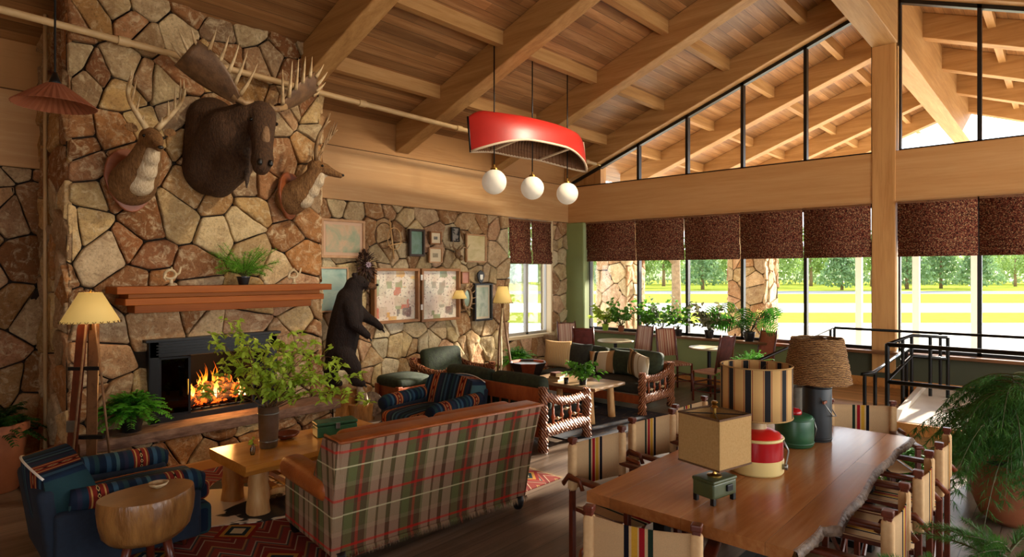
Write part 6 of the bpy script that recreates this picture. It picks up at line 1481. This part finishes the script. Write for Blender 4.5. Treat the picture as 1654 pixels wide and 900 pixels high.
# ------------------------------------------------------------------ picture wall
def art(name, cols, sc=3, vec=(1, 1, 1), inter='LINEAR', seedv=0):
    m = N(name); v = m.coord(vec); n = m.noise(v, sc, 4, .6, .6); z = m.sep(m.coord())[2]
    f = m.math('ADD', m.math('MULTIPLY', n, .9), m.math('MULTIPLY', z, .4+seedv)); m.col(m.ramp(f, [(i/(len(cols)-1)*.6+.22, c) for i, c in enumerate(cols)], inter)); return m.set(Roughness=.4)
def frame(label, x0, x1, z0, z1, fw, fm_, pic, mat_w=0, matc=None, dep=.03, name='framed_picture', y=None, ry=0, parent=None, cat='picture'):
    cx, cz = (x0+x1)/2, (z0+z1)/2; W, H = x1-x0, z1-z0; y = y or 7.87
    o = thing(name, label, cat, (cx, y, cz), ry, 'framed pieces on the picture wall')
    b = MB(); 
    for p, q in (((-W/2, -dep, -H/2), (-W/2+fw, .012, H/2)), ((W/2-fw, -dep, -H/2), (W/2, .012, H/2)), ((-W/2+fw, -dep, -H/2), (W/2-fw, .012, -H/2+fw)), ((-W/2+fw, -dep, H/2-fw), (W/2-fw, .012, H/2))): b.box(p, q)
    b.build('frame', fm_, o, bevel=.004)
    if mat_w: b = MB(); b.box((-W/2+fw, -.006, -H/2+fw), (W/2-fw, .008, H/2-fw)); b.build('mount', matc, o)
    b = MB(); b.box((-W/2+fw+mat_w, -.010, -H/2+fw+mat_w), (W/2-fw-mat_w, .004, H/2-fw-mat_w)); b.build('picture', pic, o); return o
fo = plain('blond oak frame', 'd3a679', .5, 'b98a5c', 8); fd = plain('dark frame', '3a2417', .5); fb = plain('black frame', '1a1715', .4); fr_ = plain('oak frame', 'a5713f', .5, '8f5e33', 8); cream = plain('cream mount', 'e6d5b0', .8)
frame('large pale framed map at the top left of the picture wall', 4.67, 5.40, 2.22, 2.78, .035, fo, art('faded map', ['8a9a78', 'a8b08a', 'd8b890', 'c9a070', '9aa888'], 3), .045, plain('pinkish mount', 'dcb898', .8))
frame('blue green mountain print behind the bear', 4.60, 5.11, 1.44, 2.08, .02, fo, art('lake print', ['6a9a98', '8ab0a8', 'a8c0b0', '5c8a80', 'c9c8a8'], 2.2, (.5, 1, 1.6)))
frame('narrow dark framed green mountain picture right of the snowshoe', 6.23, 6.55, 2.27, 2.71, .035, fd, art('mountain picture', ['4a6a5c', '7a9a88', '5a8060', 'a8b898'], 3), dep=.05)
frame('small framed print, upper of the two small ones', 6.69, 6.93, 2.48, 2.69, .02, fr_, plain('small print', '8a8478', .5, '5c584c', 20), .06, cream)
frame('small framed print, lower of the two small ones', 6.66, 6.95, 2.17, 2.42, .02, fo, plain('small sketch', 'b8a888', .5, '9a8a6a', 20), .07, cream)
frame('tiny black framed photograph near the top of the picture wall', 7.16, 7.35, 2.54, 2.79, .018, fb, art('old photo', ['2a2824', '8a857a', 'c8c0b0', '3a3630'], 8, inter='CONSTANT'))
frame('cream yellow print in a thin oak frame at the upper right', 7.51, 8.01, 2.19, 2.69, .025, fo, art('cream print', ['d8c48a', 'e2d2a0', 'c9b878', 'e6d8ae'], 3, (.6, 1, 2)))
def collage(nm_, cols, seed):
    m = N(nm_); v = m.coord((1, 1, 1)); vo = m.n('ShaderNodeTexVoronoi', distance='CHEBYCHEV', feature='F1'); m.l(v, vo.inputs[0]); vo.inputs['Scale'].default_value = 7; vo.inputs['Randomness'].default_value = .7
    s = m.sep(vo.outputs['Color']); c = m.ramp(s[0], cols, 'CONSTANT'); c = m.mix(m.ramp(m.noise(v, 30, 3), [(.6, (0, 0, 0, 1)), (.62, (1, 1, 1, 1))]), c, '9a8f80'); c = m.mix(.25, c, m.ramp(m.noise(v, 3+seed), [(.4, 'e8dcc0'), (.6, 'c86a4a')])); m.col(c); return m.set(Roughness=.25)
o = frame('large glazed display case of clippings, left half of the hinged pair', 5.52, 6.40, 1.22, 2.07, .04, fr_, collage('clippings', [(0, 'e6dcc4'), (.35, 'd0c4a8'), (.5, 'c4664a'), (.62, '8fa070'), (.72, 'e6dcc4'), (.85, '5a5650'), (.92, 'd8b060')], 0), dep=.09, name='display_case', y=7.86, cat='display case')
o = frame('large glazed display case of clippings, right half of the hinged pair', 6.44, 7.30, 1.20, 2.07, .04, fr_, collage('more clippings', [(0, 'ece2cc'), (.45, 'dcd0b4'), (.6, '9a9a80'), (.7, 'e6dcc4'), (.88, '6a645a'), (.93, '7a9a6a')], .7), dep=.09, name='display_case', y=7.86, cat='display case')
for z in (1.4, 1.88): b = MB(); b.box((-.455, -.095, z-1.635), (-.415, -.085, z-1.635+.09)); b.build('hinge', M['white'], o)
frame('tall black shadow box with a green print, lowest at the right', 7.69, 8.14, 1.14, 1.81, .03, fb, art('green window print', ['b8c4a0', 'd8dcc0', '8aa078', 'cfd4b8'], 4), .04, cream, dep=.06)
frame('small pinkish card in a thin frame above the oval antler mirror', 7.40, 7.58, 1.81, 2.02, .015, fr_, plain('pink card', 'c48a78', .6, 'b07a68', 9))
# oval antler wreath mirror
o = thing('antler_mirror', 'small oval mirror framed with dark antlers between the case and shadow box', 'mirror', (7.52, 7.84, 1.55), 0)
b = MB(); n = 24; b.tube([(.10*math.cos(2*PI*k/n), 0, .17*math.sin(2*PI*k/n)) for k in range(n)], .025, 8, closed=True); b.build('frame', M['antler'], o, smooth=True)
b = MB(); b.add([(.10*math.cos(2*PI*k/n), .01, .17*math.sin(2*PI*k/n)) for k in range(n)], [tuple(range(n))]); b.build('mirror_glass', plain('old mirror', '8f9a84', .15, metal=.6), o)
b = MB()
for k in range(12): a = 2*PI*k/12; tine(b, (.11*math.cos(a), -.01, .18*math.sin(a)), (math.cos(a)+.5, -.4, math.sin(a)), .09, .012, (0, 0, .3))
b.build('antler_points', M['antler'], o, smooth=True)
# snowshoe / bent willow hoops
o = thing('willow_hoops', 'bent willow hoops crossed over a stick on the stone between the map and mountain picture', 'wall decoration', (5.88, 7.84, 2.52)); n = 22
b = MB(); b.tube([(.13*math.cos(2*PI*k/n)+.06, 0, .17*math.sin(2*PI*k/n)+.02) for k in range(n)], .008, 6, closed=True); b.build('hoop', M['logw'], o, smooth=True)
b = MB(); b.tube([(.17*math.cos(2*PI*k/n)-.12, .015, .2*math.sin(2*PI*k/n)+.06) for k in range(n)], .008, 6, closed=True); b.build('hoop', M['twig'], o, smooth=True)
b = MB(); b.tube([(-.04, -.01, .32), (.0, -.02, 0), (.05, -.01, -.3)], .011, 6); b.tube([(-.08, -.02, -.1), (.2, -.02, -.04)], .011, 6); b.build('stick', M['logw'], o, smooth=True)
# small skull mount and little emblem, sconce, dark wreath
o = thing('small_skull_mount', 'small dark horned skull mount above the hinged display cases', 'skull', (7.25, 7.84, 2.33)); b = MB(); b.ell((0, -.05, 0), (.06, .06, .08), 10); b.ell((.03, -.10, -.07), (.035, .05, .05), 10); b.build('skull', M['antler'], o, smooth=True)
for s in (-1, 1):
    b = MB(); b.tube([(s*.03, -.05, .05), (s*.12, -.06, .12), (s*.20, -.08, .10), (s*.24, -.1, .17)], [.018, .015, .011, .003], 7); tine(b, (s*.12, -.06, .12), (0, -.1, 1), .1, .01); b.build('horn', M['antler'], o, smooth=True)
o = thing('wall_plaque', 'tiny pale shield plaque above the tall shadow box', 'plaque', (7.86, 7.86, 1.93)); b = MB(); b.prism([(-.07, .08), (-.09, .02), (-.05, -.08), (0, -.12), (.05, -.08), (.09, .02), (.07, .08), (0, .12)], 0, .03, Rx(R(90))); b.build('backboard', fb, o, bevel=.004)
b = MB(); b.prism([(-.035, .04), (-.035, -.04), (0, -.06), (.035, -.04), (.035, .04)], .03, .04, Rx(R(90))); b.build('badge', M['white'], o)
o = thing('wall_sconce', 'small amber shaded wall lamp in front of the right display case', 'wall lamp', (7.28, 7.78, 1.62)); b = MB(); b.tube([(.12, .12, .05), (.1, 0, .1), (0, -.02, .12), (0, -.02, .08)], .009, 6); b.tube([(.1, 0, .1), (.16, -.02, .2)], .008, 6); b.build('arm', M['antler'], o, smooth=True)
cone_shade(o, .13, .06, -.06, .08, M['parch'], False)
o = thing('feather_wreath', 'dark feathered wreath with pale rosette on the stone just above the bear', 'wreath', (5.36, 7.82, 2.10)); rg = random.Random(44); b = MB()
for i in range(420):
    a = rg.uniform(0, 6.28); r = rg.uniform(.0, .17); p = Vector((r*math.cos(a)*.8, -rg.uniform(0, .1), r*math.sin(a)*1.25)); leaf(b, p, Vector((math.cos(a), rg.uniform(-.8, 0), math.sin(a))), .08, .02, .1, rg.uniform(-1, 1), 2)
b.build('feathers', plain('dark feathers', '2a1710', .7, '4d2b1c', 20), o, weld=False)
b = MB()
for k in range(8): a = 2*PI*k/8; b.tube([(.012*math.cos(a), -.11, .02+.012*math.sin(a)), (.045*math.cos(a), -.12, .02+.045*math.sin(a))], [.006, .012], 5)
b.build('rosette', plain('pale rosette', 'b8a0b0', .6), o, smooth=True)
